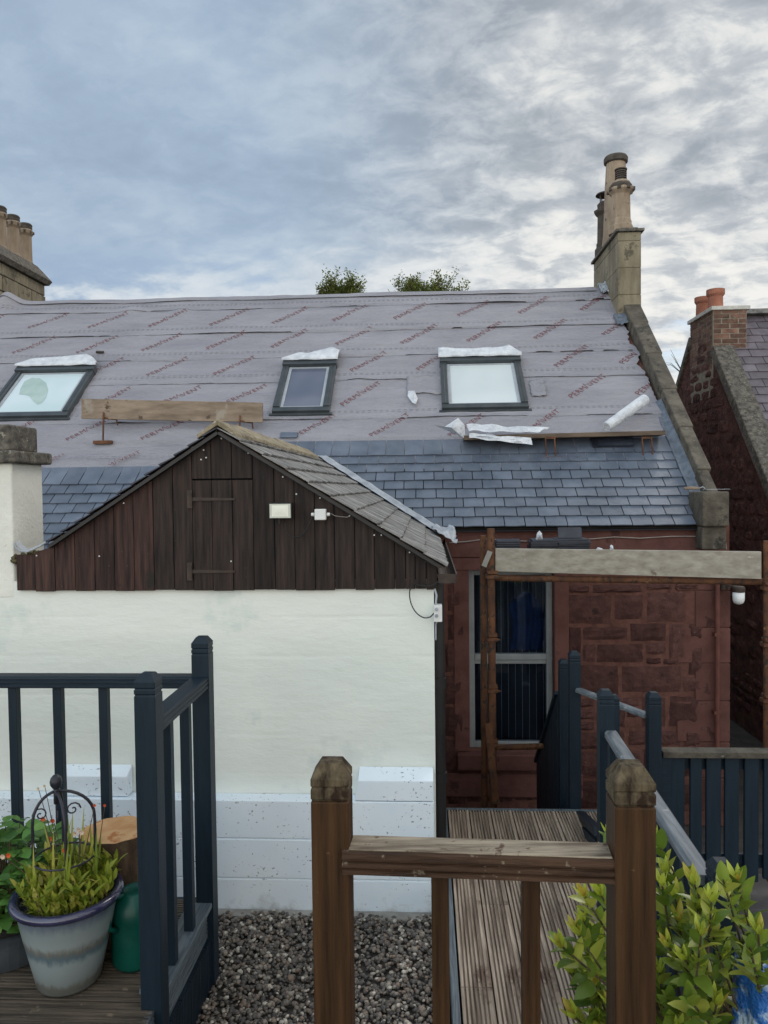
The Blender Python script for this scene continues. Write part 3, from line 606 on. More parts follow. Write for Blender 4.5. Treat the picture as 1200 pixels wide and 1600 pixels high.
words = [(47,516,108,494),(141,516,203,492),(236,514,296,489),(332,512,392,485),(429,509,483,484),(524,505,577,481),(620,502,670,477),(719,497,768,474),(815,493,860,468),(912,488,952,463),(-48,518,10,496),
 (23,556,90,530),(123,555,189,528),(225,552,288,525),(327,549,388,522),(428,546,483,519),(529,543,584,516),(631,541,686,512),(735,536,787,507),(840,532,888,503),(946,527,990,500),(-78,558,-10,532),
 (128,592,197,564),(233,591,297,562),(338,590,401,561),(552,583,606,555),(656,581,706,551),(872,577,922,544),(975,572,1020,538),
 (142,640,208,610),(247,638,317,607),(352,636,420,605),(537,636,597,602),(895,625,948,590),(0,690,70,655),(1000,620,1050,584),
 (107,691,175,658),(224,691,297,658),(466,685,527,653),(582,685,641,653),(705,685,758,653),(822,680,875,647),
 (40,744,104,713),(150,744,222,711),(600,640,700,600)]
for (x0, y0, x1, y1) in words[:-1]:
    g = MB()
    a = PR(x0, y0); b = PR(x1, y1)
    du, ds = b[0]-a[0], b[1]-a[1]; Ln = math.hypot(du, ds); k = Ln/wl; e = (du/Ln, ds/Ln); nn = (-e[1], e[0])
    pts = []
    for (tx, ty) in wv:
        u = a[0]+k*(tx*e[0]+ty*0.98*nn[0]); s = a[1]+k*(tx*e[1]+ty*0.98*nn[1])
        pts.append((u, s))
    ok = [(-7.5 < p[0] < UR+0.02 and (s_top_r if p[0] > usplit-0.3 else sl_t)-0.03 < p[1] < SR-0.02) for p in pts]
    vs = [RF(p[0], p[1], fh(p[0], min(max(p[1], ss[0]), SR-0.001))+0.005) for p in pts]
    fs = [f for f in wf if all(ok[i] for i in f)]
    if len(fs) < 8: continue
    g.add(vs, fs); build(g, 'printed_word', 'ink', felt)
g = MB()
for k in range(len(ss)-1):
    for off in (0.045, 0.075):
        u = XL+0.1
        while u < UR-0.1:
            s = ss[k]+off+(0.08 if k else 0.16)
            if s < SR-0.1 and not (k == 0 and u > usplit-.3 and s < s_top_r+.03):
                g.add([RF(uu, sx_, fh(uu, sx_)+0.0035) for uu, sx_ in ((u, s), (u+.035, s), (u+.035, s+.005), (u, s+.005))], [(0, 1, 2, 3)])
            u += 0.065
build(g, 'printed_dashes', 'ink_grey', felt)
# --- skylights
def skylight(label, bl, br, tl, tr, glass, open_=False, flap=None):
    ub, sb = PR(*bl, 0.05); ub2, sb2 = PR(*br, 0.05); ut, st = PR(*tl, 0.05); ut2, st2 = PR(*tr, 0.05)
    u0_, u1_ = (ub+ut)/2, (ub2+ut2)/2; s0, s1 = (sb+sb2)/2, (st+st2)/2
    h1 = 0.085; t = 0.075
    g = MB()
    def bx(a, b, c, d, ha, hb): g.hexa([RF(a, c, ha), RF(b, c, ha), RF(b, d, ha), RF(a, d, ha), RF(a, c, hb), RF(b, c, hb), RF(b, d, hb), RF(a, d, hb)])
    bx(u0_, u0_+t, s0+t, s1-t, 0, h1); bx(u1_-t, u1_, s0+t, s1-t, 0, h1); bx(u0_, u1_, s0, s0+t, 0, h1-0.012); bx(u0_-.006, u1_+.006, s1-t*1.3, s1, 0, h1+0.022)
    bx(u0_-.03, u1_+.03, s0-.035, s0, 0, 0.045)
    for uu in (u0_+t*.5, u1_-t*.5): bx(uu-.003, uu+.003, s0+t, s1-t, h1, h1+0.006)
    fr = build(g, 'skylight', 'frame', house, bevel=0.004); fr['label'] = label
    g = MB(); i = t; q = 0.035
    bx(u0_+i, u0_+i+q, s0+i, s1-i*1.3, 0.02, h1-.022); bx(u1_-i-q, u1_-i, s0+i, s1-i*1.3, 0.02, h1-.022); bx(u0_+i+q, u1_-i-q, s0+i, s0+i+q*.8, 0.02, h1-.024); bx(u0_+i+q, u1_-i-q, s1-i*1.3-q*.7, s1-i*1.3, 0.02, h1-.024)
    build(g, 'sash', 'frame_in', fr, bevel=0.003)
    g = MB(); bx(u0_+i+q-.004, u1_-i-q+.004, s0+i+.01, s1-i*1.3-.01, 0.03, 0.052)
    build(g, 'pane', glass, fr)
    # white membrane turned up above the window head
    rr = random.Random(int(abs(u0_)*100)); pk = flap
    def fn(a, b):
        u = u0_-0.02+(u1_-u0_+0.04)*a
        hgt = 1.35*np.interp(a, [p[0] for p in pk], [p[1] for p in pk])+.006*nz(u*9, 1)
        s = s1-0.03+b*(hgt+0.03)
        return RF(u, s, 0.122+0.02*math.sin(b*3.1)+0.012*nz(u*6, b*2)-0.02*b*b)
    g = MB(); g.grid(fn, 24, 6); build(g, 'turned_up_membrane', 'foil', fr, smooth=True, solid=0.003)
    return fr, (u0_, u1_, s0, s1), bx
skylight('leftmost skylight with pale glass and a painted green reflection', (-20, 652), (104, 652), (26, 577), (150, 577), 'pane_pale', flap=[(0, .02), (.12, .13), (.5, .16), (.78, .20), (.9, .13), (1, .03)])
skylight('narrow middle skylight with dark glass', (425, 645), (514, 643), (444, 569), (527, 567), 'pane_dark', flap=[(0, .03), (.3, .14), (.45, .12), (.85, .22), (1, .16)])
skylight('wide right skylight with a white blind behind the glass', (690, 640), (824, 637), (688, 563), (814, 562), 'pane_white', flap=[(0, .17), (.4, .14), (.7, .15), (.88, .19), (1, .05)])
sk = [o for o in bpy.data.objects if o.name.startswith('skylight')][0]
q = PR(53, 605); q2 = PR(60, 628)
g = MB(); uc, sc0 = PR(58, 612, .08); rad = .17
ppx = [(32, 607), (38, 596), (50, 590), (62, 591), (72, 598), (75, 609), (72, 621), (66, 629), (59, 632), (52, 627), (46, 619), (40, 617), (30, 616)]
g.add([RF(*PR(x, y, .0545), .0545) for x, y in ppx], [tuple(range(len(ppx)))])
build(g, 'green_reflection', 'pale_green', sk)  # flat green shape on the pane, a reflection painted in colour
# --- lead flashing along the skew and skew stones
g = MB()
def fn(a, b):
    s = -0.06+(1.95+0.06)*a; u = UR-0.055+0.10*b+.008*nz(s*6, b*2)
    return RF(u, s, 0.022+0.075*max(0, b-.45)+0.006*nz(s*9, b*3))
g.grid(fn, 40, 6); build(g, 'lead_flashing', 'lead_dark', house, smooth=True, solid=0.003)
g = MB(); n = 6; s0 = 0.0; cuts = [0.17, 0.62, 1.3, 2.0, 2.75, 3.5, SR-0.35]
g2 = MB()
for i in range(n):
    a, b = cuts[i]+.004, cuts[i+1]-.004; j = random.uniform(-.006, .006)
    x0, x1 = UR+0.035, XR-0.075+.02*i
    g.hexa([RF(x0+j, a, -.1), RF(x1+j, a, -.1), RF(x1+j, b, -.1), RF(x0+j, b, -.1), RF(x0+j, a, .15+j), RF(x1+j, a, .15+j), RF(x1+j, b, .15+j), RF(x0+j, b, .15+j)])
skw = build(g, 'gable_coping', 'skew', house, bevel=0.012)
a = P(1098, 768, Y=6.72)
sx0, sx1 = P(1098, 800, Y=6.66).x, P(1140, 800, Y=6.66).x
g = MB(); g.box((sx0, 6.66, ZE+0.0), (sx1, 7.02, P(1110, 768, Y=6.75).z)); 
build(g, 'skewputt', 'skew', house, bevel=0.015)
g = MB(); g.box((sx0+.01, 6.70, ZE-0.20), (sx1-.01, 6.95, ZE-0.003)); build(g, 'corner_stone', 'skew', house, bevel=0.01)
# --- chimney on the right gable
def chim_block(g, x0, x1, y0, y1, z0, z1, course, rs, mat=None):
    z = z0
    while z < z1-0.02:
        zt = min(z+course, z1); j = rs.uniform(-.003, .003)
        g.box((x0+j, y0+j, z), (x1+j, y1, zt-0.005)); z = zt
CX0, CX1, CY0, CY1 = 2.462, XR+0.03, 9.76, 11.13
ztp = P(985, 362, Y=CY0).z
g = MB(); chim_block(g, CX0, CX1, CY0, CY1, 3.75, ztp, 0.335, random.Random(1))
g.box((CX0+.006, CY0+.008, 3.6), (CX1-.006, CY1-.005, ztp-.01)); 
ch = build(g, 'chimney', 'chimstone', house, bevel=0.006)
g = MB(); g.box((CX0-.035, CY0-.035, ztp), (CX1+.035, CY1+.035, ztp+.035)); g.box((CX0+.03, CY0+.03, ztp+.036), (CX1-.03, CY1-.03, ztp+.065)); build(g, 'cope', 'capstone', ch, bevel=0.006)
def mouldpot(x, y, z, hgt, r, octa=True, crown=True, cap=False):
    g = MB(); n = 8 if octa else 20
    pr = [(r*1.28, 0), (r*1.28, .09), (r*1.1, .12), (r*1.1, .17), (r*1.0, .19), (r*.95, hgt*.72), (r*1.0, hgt*.74)]
    if crown: pr += [(r*1.35, hgt*.80), (r*1.38, hgt*.84), (r*.95, hgt*.87), (r*1.0, hgt*.95), (r*.7, hgt), (r*.55, hgt)]
    else: pr += [(r*1.05, hgt*.9), (r*1.1, hgt), (r*.8, hgt)]
    g.lathe((x, y, z), pr, n); return g
zc = ztp+.06
px_ = P(971, 300, Y=10.02).x; zt = P(971, 279, Y=10.02).z
g = mouldpot(px_, 10.05, zc, zt-zc-.02, .125); pt = build(g, 'chimney_pot', 'pot_buff', ch); pt['label'] = 'nearest moulded pot with a crown and a slatted vent'
g = MB()
hz = zt-zc-.02
for i in range(8):
    a = 2*math.pi*(i+.5)/8; g.box((px_+.155*math.cos(a)-.02, 10.05+.155*math.sin(a)-.02, zc+hz*.79), (px_+.155*math.cos(a)+.02, 10.05+.155*math.sin(a)+.02, zc+hz*.855))
z_ = zc+hz
for i in range(5): g.lathe((px_+.0, 10.05, z_+i*.027), [(.075, 0), (.075, .014), (.055, .015), (.055, .027)], 14)
g.lathe((px_, 10.05, z_+.135), [(.08, 0), (.08, .014), (.03, .03)], 14)
g.lathe((px_+.0, 10.05, zc+hz*.87), [(.135, 0), (.14, .02), (.125, .045), (.08, .09)], 16)
build(g, 'vent_cowl', 'pot_dark', ch)
x2 = P(961, 260, Y=10.55).x+.01; z2 = P(961, 246, Y=10.55).z
g = MB(); g.lathe((x2, 10.55, zc), [(.19, 0), (.17, .15), (.145, .8), (.128, z2-zc-.09), (.128, z2-zc-.08), (.15, z2-zc-.07), (.155, z2-zc-.02), (.14, z2-zc), (.10, z2-zc), (.10, z2-zc-.1)], 20)
pt = build(g, 'chimney_pot', 'pot_buff', ch, smooth=False); pt['label'] = 'tall plain tapering pot with a black rim'
g = MB(); g.lathe((x2, 10.55, z2-.09), [(.132, 0), (.157, .015), (.16, .07), (.145, .095), (.11, .095)], 20); build(g, 'pot_rim', 'pot_dark', ch)
x3 = P(943, 330, Y=10.98).x; z3 = P(942, 316, Y=10.98).z
g = mouldpot(x3+.03, 10.98, zc, z3-zc, .12); pt = build(g, 'chimney_pot', 'pot_dark', ch); pt['label'] = 'furthest pot under a flat rain cap'
g = MB(); zz3 = P(942, 300, Y=10.98).z
g.lathe((x3+.03, 10.98, zz3-.05), [(.14, 0), (.13, .02), (.02, .05)], 16)
for a in range(4): g.tube([(x3+.03+.09*math.cos(a*1.57+.4), 10.98+.09*math.sin(a*1.57+.4), z3-.02), (x3+.03+.09*math.cos(a*1.57+.4), 10.98+.09*math.sin(a*1.57+.4), zz3-.03)], .008, 5)
build(g, 'rain_cap', 'pot_dark', ch)
# small lead saddle at chimney foot
g = MB()
def fn(a, b):
    p = RF(CX0-.06+.20*a, PR(960, 500)[1]-.22+.26*b, .05+.03*nz(a*5, b*5)+.05*a); return p
g.grid(fn, 12, 12); build(g, 'chimney_saddle', 'lead_dark', house, smooth=True, solid=.004)
g = MB()
def fn(a, b):
    q = RF(CX0-.10+.16*a, SR-.22+.26*b, .06+.05*nz(a*8, b*7)+.03*a); return q
g.grid(fn, 14, 14); build(g, 'crumpled_lead', 'lead', house, smooth=True, solid=.004)
# --- window of the ground floor
g = MB(); yw = WY+0.10; t = .055
def fr4(g, x0, x1, z0, z1, t, y0, y1):
    g.box((x0, y0, z0), (x0+t, y1, z1)); g.box((x1-t, y0, z0), (x1, y1, z1)); g.box((x0+t, y0, z0), (x1-t, y1, z0+t)); g.box((x0+t, y0, z1-t), (x1-t, y1, z1))
fr4(g, wx0, wx1, wzb, wzt, t, yw, yw+.07)
zt1, zt0 = P(800, 1022, Y=yw).z, P(800, 1031, Y=yw).z
g.box((wx0+t, yw-.006, zt0), (wx1-t, yw+.07, zt1)); g.box((wx0+t, yw+.01, zt0-.04), (wx1-t, yw+.06, zt0-.004))
win = build(g, 'window', 'upvc', house, bevel=.005)
g = MB(); g.box((wx0+t-.004, yw+.03, wzb+t-.004), (wx1-t+.004, yw+.042, zt0-.03)); g.box((wx0+t-.004, yw+.03, zt1-.004), (wx1-t+.004, yw+.042, wzt-t+.004)); build(g, 'pane', 'winglass', win)
g = MB(); x = wx0+.06
while x < wx1-.04: g.box((x, yw+.20, wzb+.02), (x+.060, yw+.206, wzt-.02)); x += .066
build(g, 'vertical_blind', 'blind', win)
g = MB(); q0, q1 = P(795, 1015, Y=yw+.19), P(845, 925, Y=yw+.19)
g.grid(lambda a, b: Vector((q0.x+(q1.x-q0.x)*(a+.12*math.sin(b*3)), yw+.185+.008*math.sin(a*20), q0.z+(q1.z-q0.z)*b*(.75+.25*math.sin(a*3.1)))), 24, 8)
build(g, 'blue_reflection', 'pane_reflection', win, smooth=True)  # added blue sheet behind the glass, painted in place of a reflection
g = MB(); x = wx0+.06
while x < wx1-.04: g.box((x+.0605, yw+.194, wzb+.02), (x+.0650, yw+.199, wzt-.02)); x += .066
build(g, 'blind_edges', 'blind_edge', win)
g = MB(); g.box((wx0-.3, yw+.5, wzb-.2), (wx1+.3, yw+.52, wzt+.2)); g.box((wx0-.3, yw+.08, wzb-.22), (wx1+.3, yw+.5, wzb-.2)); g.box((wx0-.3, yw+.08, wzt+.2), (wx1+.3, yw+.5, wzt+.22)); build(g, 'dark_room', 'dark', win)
# pipe and wires on the wall
g = MB(); a = P(1121, 905, Y=6.84); g.tube([(a.x, 6.84, wzt-.02), (a.x, 6.84, -.5)], .022, 10)
for zz_ in (1.8, 1.0, .3): g.box((a.x-.03, 6.82, zz_), (a.x+.03, 6.895, zz_+.03))
build(g, 'downpipe', 'pipe_red', house, smooth=False)
g = MB(); pts = [P(x, y, Y=6.865) for x, y in ((702, 848), (730, 846), (760, 842), (830, 846), (925, 842), (960, 839), (1000, 841), (1050, 838), (1100, 838), (1133, 841), (1135, 858))]
g.tube(pts, .005, 5); build(g, 'wall_cable', 'cable', house)
# ================================================================== roof timbers, roll, loose things
yf = RF(0, PR(162, 693)[1]).y
yp = 7.92
def plankpts(px, Y): return [P(x, y, Y=Y) for x, y in px]
a0, a1, a2, a3 = plankpts([(127, 654), (410, 660), (410, 629), (127, 623)], yp)
g = MB(); d = Vector((0, .04, 0)); n = 12
def lerp(a, b, t): return a+(b-a)*t
vs = []; fs = []
for i in range(n+1):
    t = i/n; w_ = .004*nz(t*4, 3)
    bo, to = lerp(a0, a1, t), lerp(a3, a2, t); wv_ = Vector((0, 0, w_)); k = .97 if i in (0, n) else 1
    vs += [bo+wv_, to+wv_, to+wv_+d, bo+wv_+d]
for i in range(n): fs += [(i*4+j, (i+1)*4+j, (i+1)*4+(j+1) % 4, i*4+(j+1) % 4) for j in range(4)]
fs += [(0, 1, 2, 3), (n*4+3, n*4+2, n*4+1, n*4)]
g.add(vs, fs)
rb = thing('roof_board', 'brown scaffold board set on edge across the felt between left and middle skylights', 'board', (a0+a1)/2, 'boards standing on the roof')
build(g, 'plank', 'plank', rb, bevel=.004)
g = MB()
for xx, yy in ((162, 655), (375, 660)):
    p = P(xx, yy-2, Y=yp-.012); q = P(xx-1, yy+36, Y=yp-.10)
    g.beam(p+Vector((0, 0, .06)), q, .014, .014, (0, 1, 0)); g.beam(p, p+Vector((.12, .05, -.015)), .014, .018); g.beam(p+Vector((.12, .05, -.015)), p+Vector((.12, .07, -.075)), .012, .012, (0, 1, 0))
    if xx < 200: g.beam(q+Vector((-.10, 0, 0)), q+Vector((.10, 0, 0)), .04, .035)
build(g, 'bracket', 'rust', rb)
g = MB()
b0 = P(725, 684, Y=7.60); b1 = P(1040, 676, Y=7.60)
rb2 = thing('roof_board', 'brown scaffold board lying flat on brackets below the right skylight', 'board', (b0+b1)/2, 'boards standing on the roof')
g.hexa([b0+Vector((0, .0, -.022)), b1+Vector((0, 0, -.022)), b1+Vector((0, .22, -.022)), b0+Vector((0, .22, -.022)), b0+Vector((0, 0, .022)), b1+Vector((0, 0, .022)), b1+Vector((0, .22, .022)), b0+Vector((0, .22, .022))])
build(g, 'plank', 'plank_dark', rb2, bevel=.004)
g = MB()
for xx in (852, 1003):
    p = P(xx, 684, Y=7.61)
    for dx in (0, .09): g.beam(p+Vector((dx, -.005, 0)), p+Vector((dx+.01, -.015, -.20)), .012, .012, (0, 1, 0))
    g.beam(p+Vector((-.03, -.02, -.20)), p+Vector((.16, -.02, -.20)), .03, .02); g.beam(p+Vector((0, 0, 0)), p+Vector((0.1, 0, -.003)), .02, .02)
build(g, 'bracket', 'rust', rb2)
g = MB(); a = P(948, 667, Y=7.70); b = P(1008, 624, Y=7.98); g.tube([a, lerp(a, b, .03), lerp(a, b, .97), b], [.047, .053, .060, .055], 18)
o = build(g, 'membrane_roll', 'foil', smooth=False); tag(o, 'white roll of roofing membrane leaning up from the right end of the flat board', 'roll')
g = MB(); p = [P(x, y, Y=7.62) for x, y in ((677, 664), (693, 668), (716, 653), (726, 664), (727, 686), (712, 678))]
c = P(705, 668, Y=7.50)
g.add(p+[c, c+Vector((.04, .18, .0))], [(0, 1, 6), (1, 2, 6), (2, 3, 6), (3, 4, 6), (4, 5, 6), (5, 0, 6), (1, 0, 7), (2, 1, 7), (3, 2, 7), (4, 3, 7), (5, 4, 7), (0, 5, 7)])
def crump(px, Y, amp, nu=16, nv=5):
    A, B, C, D = [P(x, y, Y=yy) for (x, y), yy in zip(px, Y)]
    m = MB(); m.grid(lambda s, t: lerp(lerp(A, B, s), lerp(D, C, s), t)+Vector((0, amp*nz(s*7, t*4, amp*50), amp*nz(s*5+3, t*3))), nu, nv); return m
m1 = crump([(733, 674), (840, 676), (858, 668), (728, 663)], (7.62, 7.62, 7.8, 7.75), .03)
m2 = crump([(733, 684), (832, 695), (830, 684), (733, 677)], (7.56, 7.55, 7.58, 7.58), .02)
g.add(m1.v, m1.f); g.add(m2.v, m2.f)
o = build(g, 'loose_membrane', 'foil', solid=.003); tag(o, 'crumpled white membrane offcut draped over the left end of the flat board', 'sheet')
g = MB(); q = PR(645, 632); 
pts = [(638, 618), (648, 620), (653, 630), (650, 641), (644, 636), (637, 628)]; vs = [RF(*PR(x, y), .06+.02*(i % 2)) for i, (x, y) in enumerate(pts)]+[RF(*PR(646, 628), .10)]
g.add(vs, [(i, (i+1) % 6, 6) for i in range(6)])
o = build(g, 'torn_patch', 'foil', felt, solid=.003)
g = MB()
def fn(a, b):
    q0 = PR(636, 592); q1 = PR(688, 588)
    u = q0[0]+(q1[0]-q0[0]+.03)*a; s = q0[1]-.02+.34*(b-1)+.05*nz(a*3, 2); return RF(u, s, fh(u, s)+.012+.02*b*abs(nz(a*6, 5))+.014*max(0, nz(a*8, b*5)))
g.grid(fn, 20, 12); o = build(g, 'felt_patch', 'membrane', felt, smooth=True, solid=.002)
g = MB()
def fn(a, b):
    q0 = PR(826, 600); q1 = PR(848, 598)
    u = q0[0]+(q1[0]-q0[0])*a+.02*nz(b*6, 4); s = q0[1]-.30+.32*b+.03*nz(a*4, 7); return RF(u, s, fh(u, s)+.012+.05*a*max(0, .35+nz(a*3, b*6)))
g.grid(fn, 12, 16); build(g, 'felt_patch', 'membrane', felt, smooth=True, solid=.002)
g = MB(); q0, q1 = PR(437, 684, .03), PR(464, 684, .03)
g.hexa([RF(q0[0], q0[1], .03), RF(q1[0], q1[1], .03), RF(q1[0]+.0, q1[1]+.09, .03), RF(q0[0], q0[1]+.09, .03), RF(q0[0], q0[1], .038), RF(q1[0], q1[1], .038), RF(q1[0], q1[1]+.09, .038), RF(q0[0], q0[1]+.09, .038)])
o = build(g, 'loose_slate', 'slate'); tag(o, 'single loose slate lying on the felt just above the stone ridge tiles', 'slate')
g = MB(); q0 = PR(150, 552, .03); g.hexa([RF(q0[0]+dx, q0[1]+ds, h) for h in (.03, .05) for dx, ds in ((0, 0), (.10, -.01), (.10, .02), (0, .03))])
o = build(g, 'lath_offcut', 'iron'); tag(o, 'small dark lath offcut lying on the felt above the left skylight', 'offcut')
g = MB(); q = RF(UR-0.0, PR(960, 686)[1], .03)
for i in range(4):
    q0 = PR(926+i*3, 699-i, .02+.009*i); u_, s_ = q0
    g.hexa([RF(u_+dx, s_+dy, hh3) for hh3 in (.02+.009*i, .027+.009*i) for dx, dy in ((0, 0), (.36, 0), (.36, .16), (0, .16))])
o = build(g, 'slate_stack', 'slate_edge'); tag(o, 'thin dark stack of slates tucked under the flat roof board', 'slates', 'slate stacks')
zp = P(1110, 768, Y=6.75).z
g = MB(); a = P(1069, 764, Y=6.75); a.z = zp+.03; g.tube([a, a+Vector((.06, 0, .003)), a+Vector((.13, 0, 0))], [.012, .016, .011], 10)
tr = thing('hand_trowel', 'wooden handled trowel resting on the end stone of the gable coping', 'trowel', a)
build(g, 'handle', 'plank', tr, smooth=True)
g = MB(); b = a+Vector((.13, 0, 0)); g.tube([b, b+Vector((.03, 0, .012)), b+Vector((.05, 0, -.005))], .005, 6); g.prism([b+Vector((.05, -.04, -.012)), b+Vector((.05, .04, -.012)), b+Vector((.26, .01, -.012)), b+Vector((.26, -.01, -.012))], (0, 0, .003))
build(g, 'blade', 'lead', tr)
# ================================================================== LEFT NEIGHBOUR CHIMNEY
LX1, LX0, LY0, LY1 = -6.30, -6.80, 10.55, 12.41
zb = P(65, 446, Y=12.41).z
lc = thing('chimney_stack', 'broad buff stone chimney stack at the left end of the ridge with moulded pots', 'chimney', (-6.5, 11.5, 1.5))
rs = random.Random(21); g = MB(); z = 3.2; i = 0
while z < zb-.02:
    hh = rs.uniform(.22, .30); zt = min(z+hh, zb); y = LY0-rs.uniform(0, .2)
    while y < LY1-.05:
        yl = min(y+rs.uniform(.28, .45), LY1)
        if LY1-yl < .15: yl = LY1
        j = rs.uniform(-.008, .008); g.box((LX0, max(y, LY0)+.006, z+.006), (LX1+j, yl-.006 if yl < LY1 else yl, zt-.006)); y = yl
    z = zt
stk = build(g, 'stack', 'chimstone', lc, bevel=.012)
g = MB(); g.box((LX0+.02, LY0+.02, 1.2), (LX1-.02, LY1-.02, zb-.002)); build(g, 'stack_core', 'pot_dark', stk)
g = MB()
def fr_(x0, x1, y0, y1, z): return [(x0, y0, z), (x1, y0, z), (x1, y1, z), (x0, y1, z)]
g.hexa(fr_(LX0-.05, LX1+.05, LY0-.05, LY1+.05, zb)+fr_(LX0-.09, LX1+.09, LY0-.09, LY1+.09, zb+.07))
g.hexa(fr_(LX0-.09, LX1+.09, LY0-.09, LY1+.09, zb+.072)+fr_(LX0+.12, LX1-.08, LY0+.12, LY1-.08, zb+.30))
build(g, 'weathered_cope', 'capstone', lc, bevel=.006)
zc = zb+.28
for yy in (11.08, 11.45, 11.83, 12.21):
    xx = -6.50; zt = P(38, 350, Y=12.21).z; hh2 = zt-zc; r = .094
    g = MB(); g.lathe((xx, yy, zc), [(r*1.12, 0), (r*1.12, .05), (r*1.0, .06), (r*.97, hh2*.70), (r*1.25, hh2*.75), (r*1.28, hh2*.82), (r*1.05, hh2*.86), (r*1.05, hh2*.97), (r*.8, hh2)], 12); pt = build(g, 'chimney_pot', 'pot_buff', lc)
    g = MB()
    for i in range(8):
        a = 2*math.pi*(i+.5)/8; g.box((xx+.115*math.cos(a)-.014, yy+.115*math.sin(a)-.014, zc+(zt-zc)*.755), (xx+.115*math.cos(a)+.014, yy+.115*math.sin(a)+.014, zc+(zt-zc)*.815))
    g.lathe((xx, yy, zt-.10), [(.101, 0), (.105, .03), (.101, .05), (.108, .08), (.09, .10)], 12)
    build(g, 'pot_crown', 'pot_dark', pt)
# ================================================================== RIGHT NEIGHBOUR HOUSE
NX = 4.0
nh = thing('neighbour_cottage', 'red rubble cottage beyond the gap on the right with purple slates', 'house', (6, 9, -.7))
def npt(Y, z, X=NX): return (X, Y, z+H)
sl = 1.12; yr_, zr_ = 11.25, 2.42
def nz_at(Y): return zr_-(yr_-Y)*sl
ylo = 6.9; yhi = 14.4
g = MB(); g.prism([(NX, ylo, -.74), (NX, ylo, H+nz_at(ylo)), (NX, yr_, H+zr_), (NX, yhi, H+zr_-(yhi-yr_)*1.05), (NX, yhi, -.74)], (.5, 0, 0))
g.box((NX+.5, ylo, -.74), (NX+6, ylo+.4, H+nz_at(ylo)))
build(g, 'wall', 'rubble', nh)
# rough face stones on the gable
g = MB(); rs = random.Random(8)
z = -.5
while z < H+2.0:
    hh = rs.uniform(.10, .2); y = 6.95
    while y < 12.6:
        ln = rs.uniform(.15, .42)
        ym = y+ln/2
        lim = H+(nz_at(ym) if ym < yr_ else zr_-(ym-yr_)*1.05)-.30
        if z+hh < lim and rs.random() < .7:
            pts = []
            for k in range(8):
                a = k*math.pi/4+.39; pts.append((NX-.001, ym+ln*.50*math.copysign(abs(math.cos(a))**.6, math.cos(a))+rs.uniform(-.012, .012), z+hh*.5+hh*.47*math.copysign(abs(math.sin(a))**.6, math.sin(a))+rs.uniform(-.01, .01)))
            c = (NX-rs.uniform(.006, .022), ym+rs.uniform(-.03, .03), z+hh/2)
            inn = [(NX-rs.uniform(.004, .016), c[1]+(p[1]-c[1])*.7, c[2]+(p[2]-c[2])*.7) for p in pts]
            g.add(pts+inn+[c], [(k, (k+1) % 8, 8+(k+1) % 8, 8+k) for k in range(8)]+[(8+k, 8+(k+1) % 8, 16) for k in range(8)])
        y += ln+.012
    z += hh+.012
build(g, 'rubble_stones', 'rubble', nh)
g = MB(); ys = [6.9, 7.7, 8.5, 9.3, 10.0, 10.72]
for a, b in zip(ys, ys[1:]):
    A = Vector((NX-.04, a+.004, H+nz_at(a))); B = Vector((NX-.04, b-.004, H+nz_at(b)))
    nn = Vector((0, -sl, 1)).normalized()*.10; ww = Vector((.28, 0, 0))
    g.hexa([A-nn*.5, A+ww-nn*.5, B+ww-nn*.5, B-nn*.5, A+nn, A+ww+nn, B+ww+nn, B+nn])
A = Vector((NX-.04, 11.6, H+zr_-.37)); B = Vector((NX-.04, 13.6, H+zr_-(13.6-yr_)*1.05)); g.hexa([A, A+ww, B+ww, B, A+Vector((0, 0, .14)), A+ww+Vector((0, 0, .14)), B+ww+Vector((0, 0, .14)), B+Vector((0, 0, .14))])
build(g, 'gable_coping', 'capstone', nh, bevel=.015)
L2 = math.hypot(1, sl)
def NF(u, s, h=0): return Vector((NX+.2+u, ylo+s/L2, H+nz_at(ylo)+s*sl/L2))+Vector((0, -sl, 1)).normalized()*h
SN = (yr_-ylo)*L2
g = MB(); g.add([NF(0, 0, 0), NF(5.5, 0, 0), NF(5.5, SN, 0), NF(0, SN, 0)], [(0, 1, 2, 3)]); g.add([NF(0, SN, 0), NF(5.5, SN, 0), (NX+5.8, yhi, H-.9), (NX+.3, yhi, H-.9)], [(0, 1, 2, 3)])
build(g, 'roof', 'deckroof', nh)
g = MB(); rs = random.Random(31); slates(g, 0, 5.2, 0.0, int(SN/.155), .155, .27, rs, frame=NF, th=.008, jit=.006)
build(g, 'slate_courses', 'nb_slate', nh)
g = MB(); g.beam(NF(.1, SN, .03), NF(5.4, SN, .03), .28, .07); build(g, 'ridge_tiles', 'old_slate', nh, bevel=.01)
by0, by1, bx0, bx1 = 10.73, 11.62, NX, NX+.445
zt = P(1125, 485, Y=by0).z
g = MB(); rs = random.Random(4); z = P(1125, 553, Y=by0).z-.2; r = 0
while z < zt-.01:
    z1 = min(z+.068, zt)
    x = bx0-(.11 if r % 2 else 0)
    while x < bx1:
        a, b = max(x, bx0)+.004, min(x+.215, bx1)-.004
        if b-a > .02: g.box((a, by0-rs.uniform(.004, .010), z+.006), (b, by0+.04, z1-.004))
        x += .225
    y = by0-(0 if r % 2 else .11)+.01
    while y < by1:
        a, b = max(y, by0+.042)+.004, min(y+.215, by1)-.004
        if b-a > .02: g.box((bx0-rs.uniform(.004, .010), a, z+.006), (bx0+.04, b, z1-.004))
        y += .225
    z = z1; r += 1
cb = build(g, 'chimney', 'brick', nh)
g = MB(); g.box((bx0-.003, by0-.003, H+1.2), (bx1, by1, zt)); build(g, 'chimney_core', 'mortar_grey', cb)
g = MB(); g.box((bx0-.04, by0-.04, zt), (bx1+.04, by1+.04, zt+.055)); build(g, 'cope', 'coping', cb, bevel=.008)
